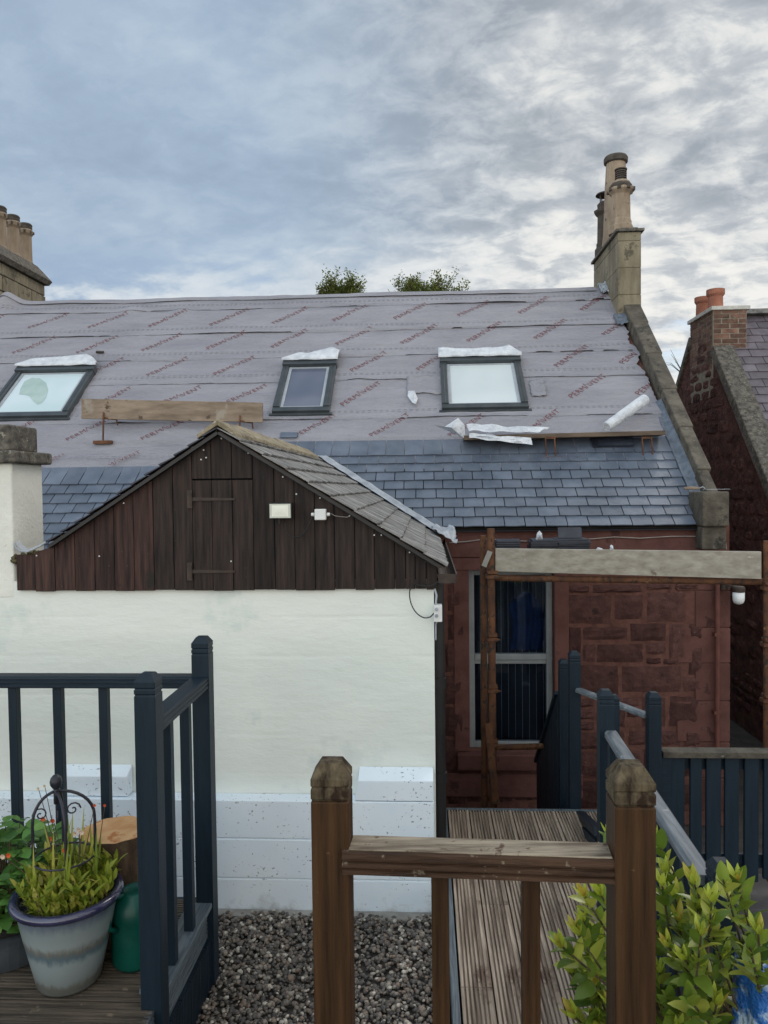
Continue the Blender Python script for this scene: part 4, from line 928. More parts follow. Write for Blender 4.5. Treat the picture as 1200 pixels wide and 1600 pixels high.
for (x, yy, zz_, r, tpx) in ((1118, 10.98, 0, .108, 453), (1098, 11.38, 0, .100, 465)):
    X = P(x, 470, Y=yy).x; h = P(x, tpx, Y=yy).z-(zt+.05)
    g = MB(); g.lathe((X, yy, zt+.05), [(r*.96, 0), (r*.9, h*.66), (r*1.0, h*.70), (r*1.14, h*.78), (r*1.14, h), (r*.9, h), (r*.85, h*.6)], 24)
    build(g, 'chimney_pot', 'terracotta', cb, smooth=False)
# twig on the far skew
g = MB(); a = P(1059, 572, Y=12.0)
for i in range(6): 
    e = a+Vector((random.uniform(-.25, .05), random.uniform(-.1, .1), random.uniform(-.02, .28))); g.tube([a+Vector((.1, 0, -.15)), lerp(a, e, .5)+Vector((0, 0, .02)), e], [.006, .004, .002], 4)
o = build(g, 'dry_weed', 'twig'); tag(o, 'bare twiggy weed growing from the far gable edge of the right cottage', 'weed')
# ================================================================== EXTENSION (outbuilding)
EY = 4.215
ext = thing('outbuilding', 'cream rendered outbuilding with a dark timber gable and old stone slates', 'outbuilding', (-1.1, 5.4, -.1))
ER = P(679.5, 1100, Y=EY).x; 
zbd = P(350, 920, Y=EY).z
EL = P(22, 850, Y=EY).x
ap = P(341, 668, Y=4.16); re_ = P(697, 884, Y=4.16); AX, AZ = ap.x, ap.z; sR = (AZ-re_.z)/(re_.x-AX)
le = P(75, 848, Y=4.16); sL = (AZ-le.z)/(AX-le.x)
def roofz(x): return AZ-(x-AX)*sR if x > AX else AZ-(AX-x)*sL
g = MB()
def fn(a, b):
    x = -4.6+(ER+4.6)*a; z = -.1+(zbd+.05+.1)*b
    cz_ = abs(((z+.05+.01*nz(x*.8, 4)) % .225)-.1125); return (x, EY+.006*nz(x*1.2, z*1.6)+.003*nz(x*4, z*5, 2)+(.0035*max(0, nz(x*1.1, round(z/.225)*3.3)+.25) if cz_ < .006 else 0), z)
g.grid(fn, 110, 230)
g.box((-4.6, EY+.02, -.1), (ER, EY+.25, zbd+.04)); g.box((ER-.25, EY+.25, -.7), (ER-.002, 6.9, H-.5))
wl_ = build(g, 'rendered_wall', 'render', ext, smooth=False)
for p in wl_.data.polygons: p.use_smooth = True
g = MB(); g.prism([(EL+.02, EY+.05, zbd), (ER, EY+.05, zbd), (ER, EY+.05, roofz(ER)-.08), (AX, EY+.05, AZ-.09), (EL+.02, EY+.05, roofz(EL)-.08)], (0, .15, 0)); build(g, 'gable_backing', 'dark', ext)
# timber boards
by = EY-.028
bp = [22.5, 52.5, 83.3, 114.8, 146, 177, 208, 239, 270, 300.5, 331, 363, 395.5, 428.7, 460, 491.5, 522, 553.6, 584, 616, 633, 648, 665, 682.5]
gA, gB, gD = MB(), MB(), MB(); rs = random.Random(2)
def vtop(x): return min(roofz(x), AZ)-.035
hz0, hz1 = P(350, 920, Y=by).z, P(350, 749, Y=by).z
for i in range(len(bp)-1):
    x0 = P(bp[i], 800, Y=by).x+.0014; x1 = P(bp[i+1], 800, Y=by).x-.0014
    y = by+rs.uniform(-.003, .003); zb_ = hz0-.008+rs.uniform(-.0035, .0035)
    gg = gB if i < 7 else gA
    def brd(gg, x0, x1, z0, z1a, z1b, y, xm=None, zm=None):
        poly = [(x0, y, z0), (x1, y, z0), (x1, y, z1b)]+([(xm, y, zm)] if xm else [])+[(x0, y, z1a)]
        gg.prism(poly, (0, .02, 0))
    ta, tb = vtop(x0), vtop(x1)
    if i == 0: ta = tb = P(30, 867, Y=by).z
    if i == 1: ta = P(55, 863, Y=by).z
    if i in (9, 10, 11):
        brd(gA, x0, x1, hz1+.004, ta, tb, y, *((AX, AZ-.035) if x0 < AX < x1 else (None, None)))
        brd(gD, x0, x1, zb_, hz1-.004, hz1-.004, y+.002)
    else: brd(gg, x0, x1, zb_, ta, tb, y)
bA = build(gA, 'gable_boards', 'boards', ext, bevel=.002, seg=1)
bB = build(gB, 'gable_boards', 'boards_red', ext, bevel=.002, seg=1); bB['label'] = 'redder worn boards on the left of the gable'
ht = build(gD, 'hatch', 'boards', ext, bevel=.002, seg=1)
for yy in (780, 893):
    g = MB(); a = P(299, yy, Y=by-.004); b = P(367, yy, Y=by-.004)
    g.prism([(a.x, by-.006, a.z-.010), (b.x, by-.006, b.z-.006), (b.x, by-.006, b.z+.006), (a.x, by-.006, a.z+.010)], (0, .005, 0))
    c = P(292, yy-14, Y=by-.004); d_ = P(299, yy+14, Y=by-.004); g.box((c.x, by-.007, d_.z), (d_.x+.006, by-.001, c.z)); g.tube([(d_.x+.002, by-.009, a.z-.035), (d_.x+.002, by-.009, a.z+.035)], .005, 8)
    build(g, 'strap_hinge', 'iron', ht)
g = MB(); rs = random.Random(6)
for x, y in ((155, 869), (57, 868), (96, 836), (193, 786), (160, 800), (244, 744), (322, 715), (318, 703), (346, 685), (314, 718), (388, 708), (361, 877), (463, 772), (442, 745), (500, 778), (546, 806), (596, 836), (640, 863), (585, 836)):
    g = MB(); p = P(x, y, Y=by-.003); g.lathe((p.x, by-.002, p.z-.004), [(.004, 0), (.005, .004), (.003, .008)], 6); build(g, 'nail_head', 'white', ext)
# verge trim under the slates
g = MB()
pe = Vector((ER+.035, 4.17, roofz(ER+.035)-.028)); pa = Vector((AX, 4.17, AZ-.030)); xq = P(76, 846, Y=4.16).x; pl_ = Vector((xq, 4.17, roofz(xq)-.028))
g.beam(pa, pe, .05, .014, (0, 0, 1)); g.beam(pa+Vector((-.001, 0, 0)), pl_, .05, .016, (0, 0, 1))
build(g, 'verge_trim', 'black', ext)
# old slates
def EF(sign):
    s_ = sR if sign > 0 else sL; Ls = math.hypot(1, s_)
    nn = Vector((s_*sign, 0, 1)).normalized()
    e0 = Vector((AX, 0, AZ))
    Lt = (ER+.075-AX if sign > 0 else AX-xq)*Ls
    def fr(u, s, h=0):       # u along Y, s up the slope from the eave
        d = (Lt-s)/Ls; return Vector((AX+sign*d, u, AZ-d*s_))+nn*h
    return fr, Lt
fr, Lt = EF(1)
g = MB(); rs = random.Random(17)
nr = 10; stp = (Lt)/nr
slates(g, 4.135, 7.9, 0.0, nr, stp, .085, rs, frame=lambda u, s, h: fr(u, s+.006*nz(u*2.5, s*3), h-.005), th=.012, jit=.008)
build(g, 'old_slates', 'old_slate', ext)
fl, Ll = EF(-1)
g = MB(); slates(g, 4.135, 7.2, 0.0, 12, Ll/12, .16, rs, frame=lambda u, s, h: fl(u, s, h-.005), th=.010, jit=.006)
build(g, 'old_slates', 'slate_edge', ext)
g = MB()
g.add([fr(4.15, 0, -.012), fr(7.9, 0, -.012), fr(7.9, Lt, -.012), fr(4.15, Lt, -.012), fr(4.15, 0, -.025), fr(7.9, 0, -.025), fr(7.9, Lt, -.025), fr(4.15, Lt, -.025)], [(0,1,2,3),(7,6,5,4),(0,4,5,1),(3,2,6,7),(0,3,7,4)])
g.add([fl(4.15, 0, -.012), fl(7.9, 0, -.012), fl(7.9, Ll, -.012), fl(4.15, Ll, -.012), fl(4.15, 0, -.025), fl(7.9, 0, -.025), fl(7.9, Ll, -.025), fl(4.15, Ll, -.025)], [(0,1,2,3),(7,6,5,4),(0,4,5,1),(3,2,6,7),(0,3,7,4)])
build(g, 'roof_boards', 'iron', ext)
g = MB(); y = 4.13; rs = random.Random(9)
while y < 7.35:
    l = rs.uniform(.36, .46); j = rs.uniform(-.006, .006); z0 = AZ+.012+j
    for sg, s_ in ((1, sR), (-1, sL)):
        a = Vector((AX, y+.004, z0)); b = a+Vector((sg*.115, 0, -.115*s_)); c = Vector((0, l-.008, 0)); t_ = Vector((0, 0, .032))
        g.hexa([a, b, b+c, a+c, a+t_, b+t_*.8, b+c+t_*.8, a+c+t_])
    y += l
build(g, 'ridge_tiles', 'ridge', ext, bevel=.006)
# lead valley between old and new roof
g = MB()
def vy(x): return YE+(roofz(x)-ZE)/TAN
def fn(a, b):
    x = AX+.06+(re_.x-.06-AX)*a; y = vy(x); b_ = b*2-1; wv_ = .010*nz(a*14, b*4)
    if b_ < 0: p = Vector((x, y, roofz(x)))+Vector((.0, -.05*(-b_), 0))
    else: p = Vector((x, y, roofz(x)))+Vector((.0, .0, 0)); p += Vector((.085*b_, 0, 0)); 
    nn = Vector((sR*.7, -.45, 1)).normalized()
    return p+nn*(.026+wv_)
g.grid(fn, 60, 8); build(g, 'lead_valley', 'lead', ext, smooth=True, solid=.003)
# crumpled lead and gutter outlet at the right eave
g = MB()
def fn(a, b):
    p = Vector((ER+.02+.20*a, 6.35+.50*b, ZE+.02-.12*(1-b)*a))
    return p+Vector((.02*nz(a*5, b*6), .02*nz(a*4+3, b*5), .045*nz(a*4, b*5+7)))
g.grid(fn, 16, 20); build(g, 'crumpled_lead', 'lead', ext, smooth=True, solid=.004)
g = MB(); gx = ER+.075; gz = roofz(ER+.06)-.055
pr = [(.055*math.cos(a), .055*math.sin(a)) for a in [math.pi+i*math.pi/10 for i in range(11)]]+[(.048*math.cos(a), .048*math.sin(a)) for a in [2*math.pi-i*math.pi/10 for i in range(11)]]
g.beam((gx, 4.19, gz), (gx, 6.75, gz+.02), 0, 0, (0, 0, 1), prof=pr); g.box((gx-.05, 4.186, gz-.05), (gx+.05, 4.19, gz))
build(g, 'gutter', 'iron', ext)
g = MB(); g.tube([(ER+.03, 4.34, gz-.04), (ER+.032, 4.34, 1.2), (ER+.032, 4.34, -.5)], .030, 12)
for z in (.65, 1.2): g.tube([(ER+.032, 4.34, z), (ER+.032, 4.34, z+.06)], .038, 12)
build(g, 'downpipe', 'black', ext)
# chimney stack of the outbuilding
g = MB(); zc0 = P(45, 724, Y=4.3).z; zc1 = P(40, 705, Y=4.3).z; zc2 = P(40, 666, Y=4.35).z
def fn(a, b):
    per = [(-3.2, EY-.004), (EL, EY-.004), (EL, 4.56), (-3.2, 4.56)]
    return None
g.box((-3.2, EY-.003, zbd-.05), (EL, 4.56, zc0)); cs = build(g, 'chimney', 'chim_render', ext, bevel=.012, seg=3)
g = MB(); rs = random.Random(12); x = -3.25
while x < EL+.04:
    l = rs.uniform(.3, .42); x1 = min(x+l, EL+.045); g.box((x+.003, EY-.05, zc0), (x1-.003, 4.61, zc1)); x = x1
x = -3.2; 
while x < EL-.01:
    l = rs.uniform(.25, .36); x1 = min(x+l, EL-.01); g.box((x+.003, EY+.01, zc1+.001), (x1-.003, 4.54, zc2+rs.uniform(-.008, .008))); x = x1
me_ = build(g, 'stone_cap', 'capstone', cs, bevel=.014, seg=3)
g = MB(); rs = random.Random(14)
for i in range(160):
    p = Vector((EL+rs.uniform(-.01, .015), rs.uniform(4.19, 4.56), 0)); p.z = roofz(EL)+.02+rs.uniform(-.01, .035)*rs.random()+.02
    r = rs.uniform(.008, .02); m = Matrix.Translation(p) @ Matrix.Diagonal((r, r, r*.8, 1)); g.add([tuple(v*rs.uniform(.8, 1.2)) for v in IV], [tuple(int(k) for k in f) for f in IF], m)
build(g, 'moss', 'moss', cs, smooth=True)
g = MB(); pts = [P(x, y, Y=4.172) for x, y in ((23, 848), (25, 856), (32, 861), (42, 862), (52, 858), (64, 852), (75, 845))]; g.tube(pts, .007, 8)
m3 = MB(); m3.grid(lambda a, b: Vector((pts[0].x+(pts[-1].x-pts[0].x)*a, 4.18+.04*b, np.interp(a, [0, .1, .25, .4, .6, .8, 1], [p.z for p in pts])+.012*b)), 12, 2); g.add(m3.v, m3.f)
build(g, 'lead_apron', 'lead', ext)
# ================================================================== fittings on the gable
g = MB(); a, b = P(423.5, 809, Y=4.15), P(455.5, 787, Y=4.15)
fx0, fx1, fz0, fz1 = a.x, b.x, a.z, b.z
fl_ = thing('floodlight', 'square floodlight with pale glass on the dark timber gable', 'floodlight', ((fx0+fx1)/2, 4.16, fz0))
g.box((fx0-.006, 4.12, fz0-.006), (fx1+.006, 4.165, fz1+.006)); g.tube([((fx0+fx1)/2-.01, 4.14, fz0-.004), ((fx0+fx1)/2-.01, 4.14, fz0-.035)], .006, 8); g.box(((fx0+fx1)/2-.03, 4.166, fz0+.01), ((fx0+fx1)/2+.03, 4.186, fz1-.01)); build(g, 'housing', 'black', fl_, bevel=.003)
g = MB(); g.box((fx0, 4.114, fz0), (fx1, 4.1195, fz1)); build(g, 'glass', 'lampglass', fl_)
cx_, cz_ = (fx0+fx1)/2, (fz0+fz1)/2; g = MB(); g.hexa([(fx0+.012, 4.1135, fz0+.008), (fx1-.012, 4.1135, fz0+.008), (cx_+.018, 4.111, cz_-.004), (cx_-.018, 4.111, cz_-.004), (fx0+.012, 4.1134, fz1-.008), (fx1-.012, 4.1134, fz1-.008), (cx_+.018, 4.1109, cz_+.012), (cx_-.018, 4.1109, cz_+.012)]); build(g, 'reflector', 'lampinner', fl_)
g = MB(); a, b = P(492.5, 812.5, Y=4.15), P(510, 795, Y=4.15); jb = thing('junction_box', 'small white junction box right of the floodlight', 'box', (a.x, 4.16, a.z))
g.box((a.x, 4.12, a.z), (b.x, 4.165, b.z)); build(g, 'box_body', 'white', jb, bevel=.006, seg=3)
g = MB(); zc_ = (a.z+b.z)/2
for sx_, e in ((-1, a.x), (1, b.x)): g = MB(); g.tube([(e, 4.143, zc_), (e+sx_*.006, 4.143, zc_), (e+sx_*.006, 4.143, zc_), (e+sx_*.020, 4.143, zc_)], [.006, .006, .011, .009], 10); build(g, 'cable_gland', 'white', jb)
def cable(name, px, Y, r, mat, label):
    pts = [P(x, y, Y=Y) for x, y in px]; q = []
    for i in range(len(pts)-1):
        p0, p1, p2, p3 = pts[max(i-1, 0)], pts[i], pts[i+1], pts[min(i+2, len(pts)-1)]
        for k in range(6):
            t = k/6; q.append(.5*((2*p1)+(p2-p0)*t+(2*p0-5*p1+4*p2-p3)*t*t+(3*p1-p0-3*p2+p3)*t*t*t))
    q.append(pts[-1]); g = MB(); g.tube(q, r, 6); return tag(build(g, name, mat, smooth=True), label, 'cable')
cable('cable', [(446, 816), (447, 828), (452, 836), (460, 839), (470, 837), (479, 827), (486, 812), (490, 804)], 4.158, .0032, 'black', 'black cable looping from the floodlight to the white junction box')
cable('cable', [(510, 804), (518, 803), (524, 806), (540, 808), (546, 807)], 4.158, .0018, 'cable', 'thin pale wire running right from the white junction box')
cable('cable', [(645, 912), (660, 915), (674, 915), (684, 909)], 4.155, .004, 'black', 'short black cable clipped along the foot of the gable boards')
cable('cable', [(644, 913), (640, 925), (642, 942), (650, 957), (662, 965), (672, 964), (678, 958)], 4.17, .0035, 'black', 'black cable hanging in a loop on the cream wall by the socket box')
g = MB(); a, b = P(678, 970, Y=4.19), P(690.5, 944, Y=4.19); sb = thing('socket_box', 'grey weatherproof socket box on the right corner of the cream wall', 'socket', (a.x, 4.2, a.z))
g.box((a.x, 4.15, a.z), (b.x, 4.21, b.z)); build(g, 'box_body', 'white', sb, bevel=.004)
g = MB()
for yy in (952, 962): p = P(682, yy, Y=4.148); g.tube([(p.x, 4.15, p.z), (p.x, 4.138, p.z)], .010, 12)
g.tube([P(683, 970, Y=4.17), P(681, 976, Y=4.19), P(681, 1000, Y=4.19)], .004, 6); g.tube([P(681, 944, Y=4.17), P(682, 930, Y=4.17), P(679, 920, Y=4.17)], .006, 6); build(g, 'glands', 'lead', sb)
# wall lantern on the corner of the main house
lp = P(1154, 930, Y=6.75); wl = thing('wall_lantern', 'white glass jar lantern on a dark bracket at the cottage corner', 'lamp', (lp.x, 6.75, lp.z))
g = MB(); top = P(1154, 925, Y=6.75).z; bt = P(1154, 944, Y=6.75).z
g.lathe((lp.x, 6.75, bt), [(.02, 0), (.040, .012), (.049, .035), (.05, .05), (.05, top-bt)], 20); build(g, 'glass_jar', 'opal', wl, smooth=True)
g = MB(); g.lathe((lp.x, 6.75, top), [(.052, 0), (.054, .035), (.045, .05), (.01, .052)], 20); g.beam((lp.x, 6.75, top+.045), (P(1134, 918, Y=6.82).x, 6.84, top+.045), .02, .02); g.lathe((P(1134, 918, Y=6.82).x, 6.86, top+.01), [(.035, 0), (.035, .07)], 14)
build(g, 'bracket', 'iron', wl)
# ================================================================== BLOCK WALL
bw = thing('block_wall', 'low white painted block wall at the foot of the cream rendered wall', 'wall', (-1, 4.16, 0))
g = MB(); g2 = MB(); zt = P(400, 1250, Y=4.11).z
xr = P(679, 1340, Y=4.11).x; cr_ = .2255; rows = 3
z = zt-.225*3+.004; rs = random.Random(77)
courses = [(z, z+.2255), (z+.2255, z+.451), (z+.451, zt)]
for i, (za, zb2) in enumerate(courses):
    x = xr-(.22 if i % 2 else 0); first = True; xe = xr
    g.box((-4.5, 4.11+rs.uniform(-.002, .002), za+.003), (xr, 4.212, zb2-.003))
bo = build(g, 'blocks', 'block', bw, bevel=.005)
g2.box((-3.4, 4.116, z+.001), (xr-.004, 4.209, zt-.006)); build(g2, 'mortar', 'block', bw)
def cope(x0, x1, label, y0=4.11, ch=.02):
    z0 = zt+.001; z1 = P(600, 1220, Y=4.11).z
    g = MB(); g.hexa([(x0, y0, z0), (x1, y0, z0), (x1, 4.213, z0), (x0, 4.213, z0), (x0+ch, y0, z1), (x1-.002, y0, z1), (x1-.002, 4.213, z1+.042), (x0+ch, 4.213, z1+.042)])
    o = build(g, 'coping_block', 'block', bw, bevel=.005); return o
cope(P(554, 1240, Y=4.11).x, xr, '')
cope(P(75, 1230, Y=4.14).x, P(200, 1230, Y=4.14).x, '', 4.135, .07)
# ================================================================== WALKWAY (timber ramp) and its rails
wk = thing('walkway', 'grooved grey brown timber walkway leading towards the cottage window', 'walkway', (.6, 4, 0))
zd = P(800, 1264, Y=5.14).z; yend = 5.14; ynear = 1.9
x0 = .135; bwid = .1455; rs = random.Random(19)
brk = {0: [3.28], 1: [3.02, 3.95], 2: [], 3: [], 4: [3.80], 5: [2.6], 6: []}
for i in range(7):
    ys = [ynear]+brk.get(i, [])+[yend-.025]
    g = MB()
    for a, b in zip(ys, ys[1:]):
        zz_ = zd+rs.uniform(-.0015, .0015)
        g.beam((x0+bwid*(i+.5), b-.002, zz_), (x0+bwid*(i+.5), a+.002, zz_), 0, 0, (0, 0, 1), prof=grooved(bwid-.007, .028, 7, .012, .50))
    if i < 6 or True: build(g, 'deck_board', 'deck', wk)
xe = x0+bwid*7
g = MB(); g.box((x0-.04, ynear, zd-.15), (x0-.006, yend+.0, zd-.002)); g.box((x0-.04, yend-.022, zd-.15), (xe, yend+.008, zd+.002)); g.box((xe+.003, ynear, zd-.15), (xe+.03, yend, zd-.002))
build(g, 'edge_boards', 'navy_dry', wk, bevel=.003)
q = [P(x, y, Z=.03) for x, y in ((903, 1280), (938, 1280), (945, 1330), (912, 1330))]
g = MB(); g.prism(q, (0, 0, .02)); o = build(g, 'white_board', 'white'); tag(o, 'white board lying low beyond the far right edge of the walkway', 'board')
g = MB()
for xx in (x0+.02, x0+.5, xe-.06): g.box((xx, ynear, -.6), (xx+.045, yend-.03, zd-.03))
build(g, 'joists', 'deck_dark', wk)
# small edging strip beside walkway
g = MB(); a = P(672, 1600, Z=.03); b = P(673, 1480, Z=.03); g.box((x0-.075, 1.9, -.02), (x0-.055, 4.03, .045)); o = build(g, 'edging_strip', 'lead'); tag(o, 'thin grey edging strip between the pebbles and the walkway', 'edging')
# posts
wr_ = thing('walkway_railing', 'navy painted railing along the right side of the walkway with a worn handrail', 'railing', (.98, 3.8, 0))
def navypost(par, x, y, w, top, z0=None, mat='navy_v'):
    z0 = -.3 if z0 is None else z0
    g = MB(); post(g, x, y, z0, top, w); return build(g, 'post', mat, par, bevel=.003)
def ptop(x, y, Y): return P(x, y, Y=Y).z
WPW = .085
Apos = (P(897.5, 1100, Y=5.19).x, 5.19); Bpos = (P(880, 1100, Y=5.5).x+.005, 5.5); Cpos = (P(946, 1100, Y=3.92).x, 3.92); Epos = (P(1021, 1100, Y=4.40).x, 4.40); Fpos = (P(1126, 1350, Y=2.40).x, 2.40)
Dpos = (P(953, 1150, Y=4.25).x+.02, 4.25)
for (pp, tx, ty, ww) in ((Apos, 897, 1017, .074), (Bpos, 880, 1030, .07), (Cpos, 945, 1077, .074), (Dpos, 953, 1085, .055), (Fpos, 1126, 1343, .070)):
    navypost(wr_, pp[0], pp[1], ww, ptop(tx, ty, pp[1]))
hp = [(-.034, -.018), (.034, -.018), (.034, .006), (.022, .018), (-.022, .018), (-.034, .006)]
hc = P(945, 1143, Y=3.92).z
g = MB(); g.beam((Fpos[0]-.03, Fpos[1]+.04, hc), (Cpos[0]+.02, Cpos[1]-.03, hc), 0, 0, (0, 0, 1), prof=hp); hr = build(g, 'handrail', 'rail_worn', wr_, bevel=.003)
g = MB(); g.beam((Fpos[0], Fpos[1]+.04, .35), (Cpos[0], Cpos[1]-.04, .35), .06, .035); build(g, 'bottom_rail', 'navy_y', wr_)
for i in range(9):
    t = (i+1)/10; x = Fpos[0]+(Cpos[0]-Fpos[0])*t; y = Fpos[1]+(Cpos[1]-Fpos[1])*t
    g = MB(); g.box((x-.02, y-.02, .367), (x+.02, y+.02, hc-.018)); build(g, 'baluster', 'navy_v', wr_)
a = P(904, 1078, Y=5.15); b = P(1012, 1118, Y=4.42)
g = MB(); g.beam(a, b, 0, 0, (0, 0, 1), prof=[(p[0]*.8, p[1]*.8) for p in hp]); build(g, 'handrail', 'rail_worn', wr_, bevel=.003)
g = MB(); g.beam(P(906, 1272, Y=5.15), P(935, 1300, Y=4.3), .05, .05); g.beam(P(906, 1290, Y=5.12), P(940, 1326, Y=4.2), .04, .05); build(g, 'bottom_rail', 'navy_y', wr_, bevel=.003)
# boarded stair side going down to the window
sp = thing('stair_screen', 'dark navy boarded screen stepping down beside the lower stair', 'screen', (.95, 5.9, -.5))
g = MB(); X = .955; n = 9
for i in range(n):
    y0 = 5.56+i*.115; y1 = y0+.108
    def topz(y): return np.interp(y, [5.5, 6.6], [P(877, 1086, X=X).z, P(838, 1192, X=X).z])
    q = random.uniform(-.002, .002)
    g.prism([(X+q, y0, -.7), (X+q, y1, -.7), (X+q, y1, topz(y1)), (X+q, y0, topz(y0))], (.022, 0, 0))
build(g, 'boards', 'navy_v', sp)
g = MB(); g.beam((X+.01, 5.55, topz(5.55)+.012), (X+.01, 6.62, topz(6.62)+.012), .06, .03); build(g, 'capping_rail', 'navy_y', sp, bevel=.003)
# right slatted fence
ft = P(1100, 1172, Y=4.42); fz = ft.z
rf = thing('slatted_fence', 'navy slatted fence with a weathered top rail right of the stair', 'fence', (2, 4.42, 0))
post_e = MB(); post(post_e, Epos[0], Epos[1], -.3, ptop(1021, 1081, 4.40), .072); build(post_e, 'post', 'navy_v', rf, bevel=.003)
g = MB(); xs = P(1033, 1180, Y=4.42).x; g.box((xs, 4.38, fz-.035), (3.6, 4.47, fz)); build(g, 'top_rail', 'skew', rf, bevel=.004)
g = MB(); g.box((xs, 4.44, fz-.12), (3.6, 4.462, fz-.04)); g.box((xs, 4.44, .12), (3.6, 4.462, .20)); g.box((xs-.005, 4.40, -.05), (xs+.05, 4.437, fz-.037)); build(g, 'cross_rails', 'navy_x', rf)
bx = [(1047, 1070), (1079, 1097), (1104, 1127), (1133, 1155), (1164, 1186), (1194, 1216), (1224, 1246), (1254, 1276), (1284, 1306), (1314, 1336)]
for a, b in bx:
    g = MB(); xa, xb = P(a, 1250, Y=4.41).x, P(b, 1250, Y=4.41).x; z0 = P(1150, 1376, Y=4.41).z+random.uniform(-.01, .01)
    g.box((xa, 4.412, z0), (xb, 4.434, fz-.037)); build(g, 'slat', 'navy_v', rf, bevel=.002, seg=1)
# ================================================================== LEFT DECK + railing
KY = 1.34                      # left deck group scaled about the camera, distance factor from the 82 mm newel posts
LZ = P(100, 1545, Y=2.13*KY).z
ld = thing('raised_deck', 'dark damp timber deck carrying the plant pots', 'deck', (-2.1, 2.4, 0))
PY0, PY1 = 2.0805*KY, 2.6005*KY; PW = .0815
DX = (P(255, 1320, Y=PY0+PW/2).x+P(338.5, 1250, Y=PY1+PW/2).x)/2; rs = random.Random(23)
y = PY1+.03; k = 0
while y > 1.7:
    g = MB(); zz_ = LZ+rs.uniform(-.0015, .0015)
    g.beam((DX-.03, y-.0715, zz_), (-4.6, y-.0715, zz_), 0, 0, (0, 0, 1), prof=grooved(.140, .028, 7, .005, .42)); build(g, 'deck_board', 'deck_dark', ld); y -= .1455; k += 1
g = MB()   # fascia, grooved board on edge along the right side
g.beam((DX-.026, PY1+.02, LZ-.075), (DX-.026, 1.7, LZ-.075), 0, 0, (1, 0, 0), prof=grooved(.145, .026, 7, .006, .4)); build(g, 'fascia', 'navy_dry', ld)
g = MB(); g.box((DX-.115, PY0+.04, LZ+.001), (DX-.001, PY1-.04, LZ+.024)); build(g, 'edge_board', 'navy_dry', ld, bevel=.003)
g = MB(); y = PY1+.02
while y > 1.75: g.beam((DX-.012, y-.06, .0), (DX-.012, y-.06, LZ-.155), 0, 0, (1, 0, 0), prof=grooved(.115, .02, 6, .005, .4)); y -= .12
build(g, 'skirting_boards', 'navy_v', ld)
g = MB(); g.box((-4.6, PY1+.031, -.05), (DX-.09, PY1+.053, LZ-.002)); build(g, 'back_fascia', 'navy_x', ld)
lr = thing('deck_railing', 'navy post and rail balustrade around the corner of the raised deck', 'railing', (-1.5, 3.3, LZ))
tp = P(231, 1051, Y=2.08*KY).z
CXp = DX-PW/2
for yy in (PY0, PY1):
    g = MB(); post(g, CXp+.004, yy, .02, tp, PW); build(g, 'post', 'navy_v', lr, bevel=.003)
rp = [(a*1.15, b*1.2) for a, b in [(-.045, -.021), (-.041, -.025), (.041, -.025), (.045, -.021), (.045, -.012), (.041, -.010), (.041, -.006), (.045, -.004), (.045, .004), (.041, .006), (.041, .010), (.045, .012), (.043, .018), (.036, .021), (-.036, .021), (-.043, .018), (-.045, .012), (-.041, .010), (-.041, .006), (-.045, .004), (-.045, -.004), (-.041, -.006), (-.041, -.010), (-.045, -.012)]][::1]
rps = [(a*.80, b*1.0) for a, b in rp]
hz_ = P(150, 1066, Y=PY1-.04).z
g = MB(); g.beam((CXp-PW/2+.005, PY1, hz_), (-4.6, PY1, hz_), 0, 0, (0, 0, 1), prof=rps); build(g, 'handrail', 'navy_x', lr)
g = MB(); g.beam((CXp, PY0+PW/2-.003, hz_), (CXp, PY1-PW/2+.003, hz_), 0, 0, (0, 0, 1), prof=rps); build(g, 'handrail', 'navy_y', lr)
for xx, ww in ((255.5, .041), (284.5, .041)):
    # left front corner measured on the photo, 41 mm spindle
    lo_, hi_ = PY0, PY1
    for _ in range(30):
        Yb = (lo_+hi_)/2
        if proj((CXp-ww/2, Yb, LZ+.4))[0] < xx: lo_ = Yb
        else: hi_ = Yb
    g = MB(); g.box((CXp-ww/2, Yb, LZ+.024), (CXp+ww/2, Yb+ww, hz_-.02)); build(g, 'baluster', 'navy_v', lr, bevel=.002)
for xx in (20.5, 90, 161.5, -49, -119, -189, -259, -329):
    X = P(xx, 1150, Y=PY1-.02).x; g = MB(); g.box((X-.0205, PY1-.0205, LZ+.0), (X+.0205, PY1+.0205, hz_-.02)); build(g, 'baluster', 'navy_v', lr, bevel=.002)
# lower step deck
z = P(340, 1562, Y=2.62*KY).z
st = thing('lower_step', 'small ground level deck with an angled edge at the foot of the raised deck', 'step', (-.8, 3.0, z-.2))
a = P(337, 1556, Z=z); b = P(378, 1600, Z=z); dd = (b-a).normalized(); e = a+dd*1.1
g2 = MB(); y = a.y
while y > e.y+.02:
    xr_ = a.x+(e.x-a.x)*(a.y-y)/(a.y-e.y); g2.box((DX+.014, y-.0125, z-.012), (max(xr_, DX+.02), y, z)); y -= .0185
build(g2, 'deck_boards', 'deck', st)
g2 = MB(); g2.prism([(DX+.012, a.y, z-.013), (a.x+.01, a.y-.01, z-.013), (e.x, e.y, z-.013), (DX+.012, e.y, z-.013)], (0, 0, -.02)); build(g2, 'base_board', 'deck_dark', st)
g2 = MB(); g2.beam(a+Vector((0.01, .02, -.025)), e+Vector((0.01, 0, -.025)), .045, .09); build(g2, 'edge_board', 'navy_dry', st)
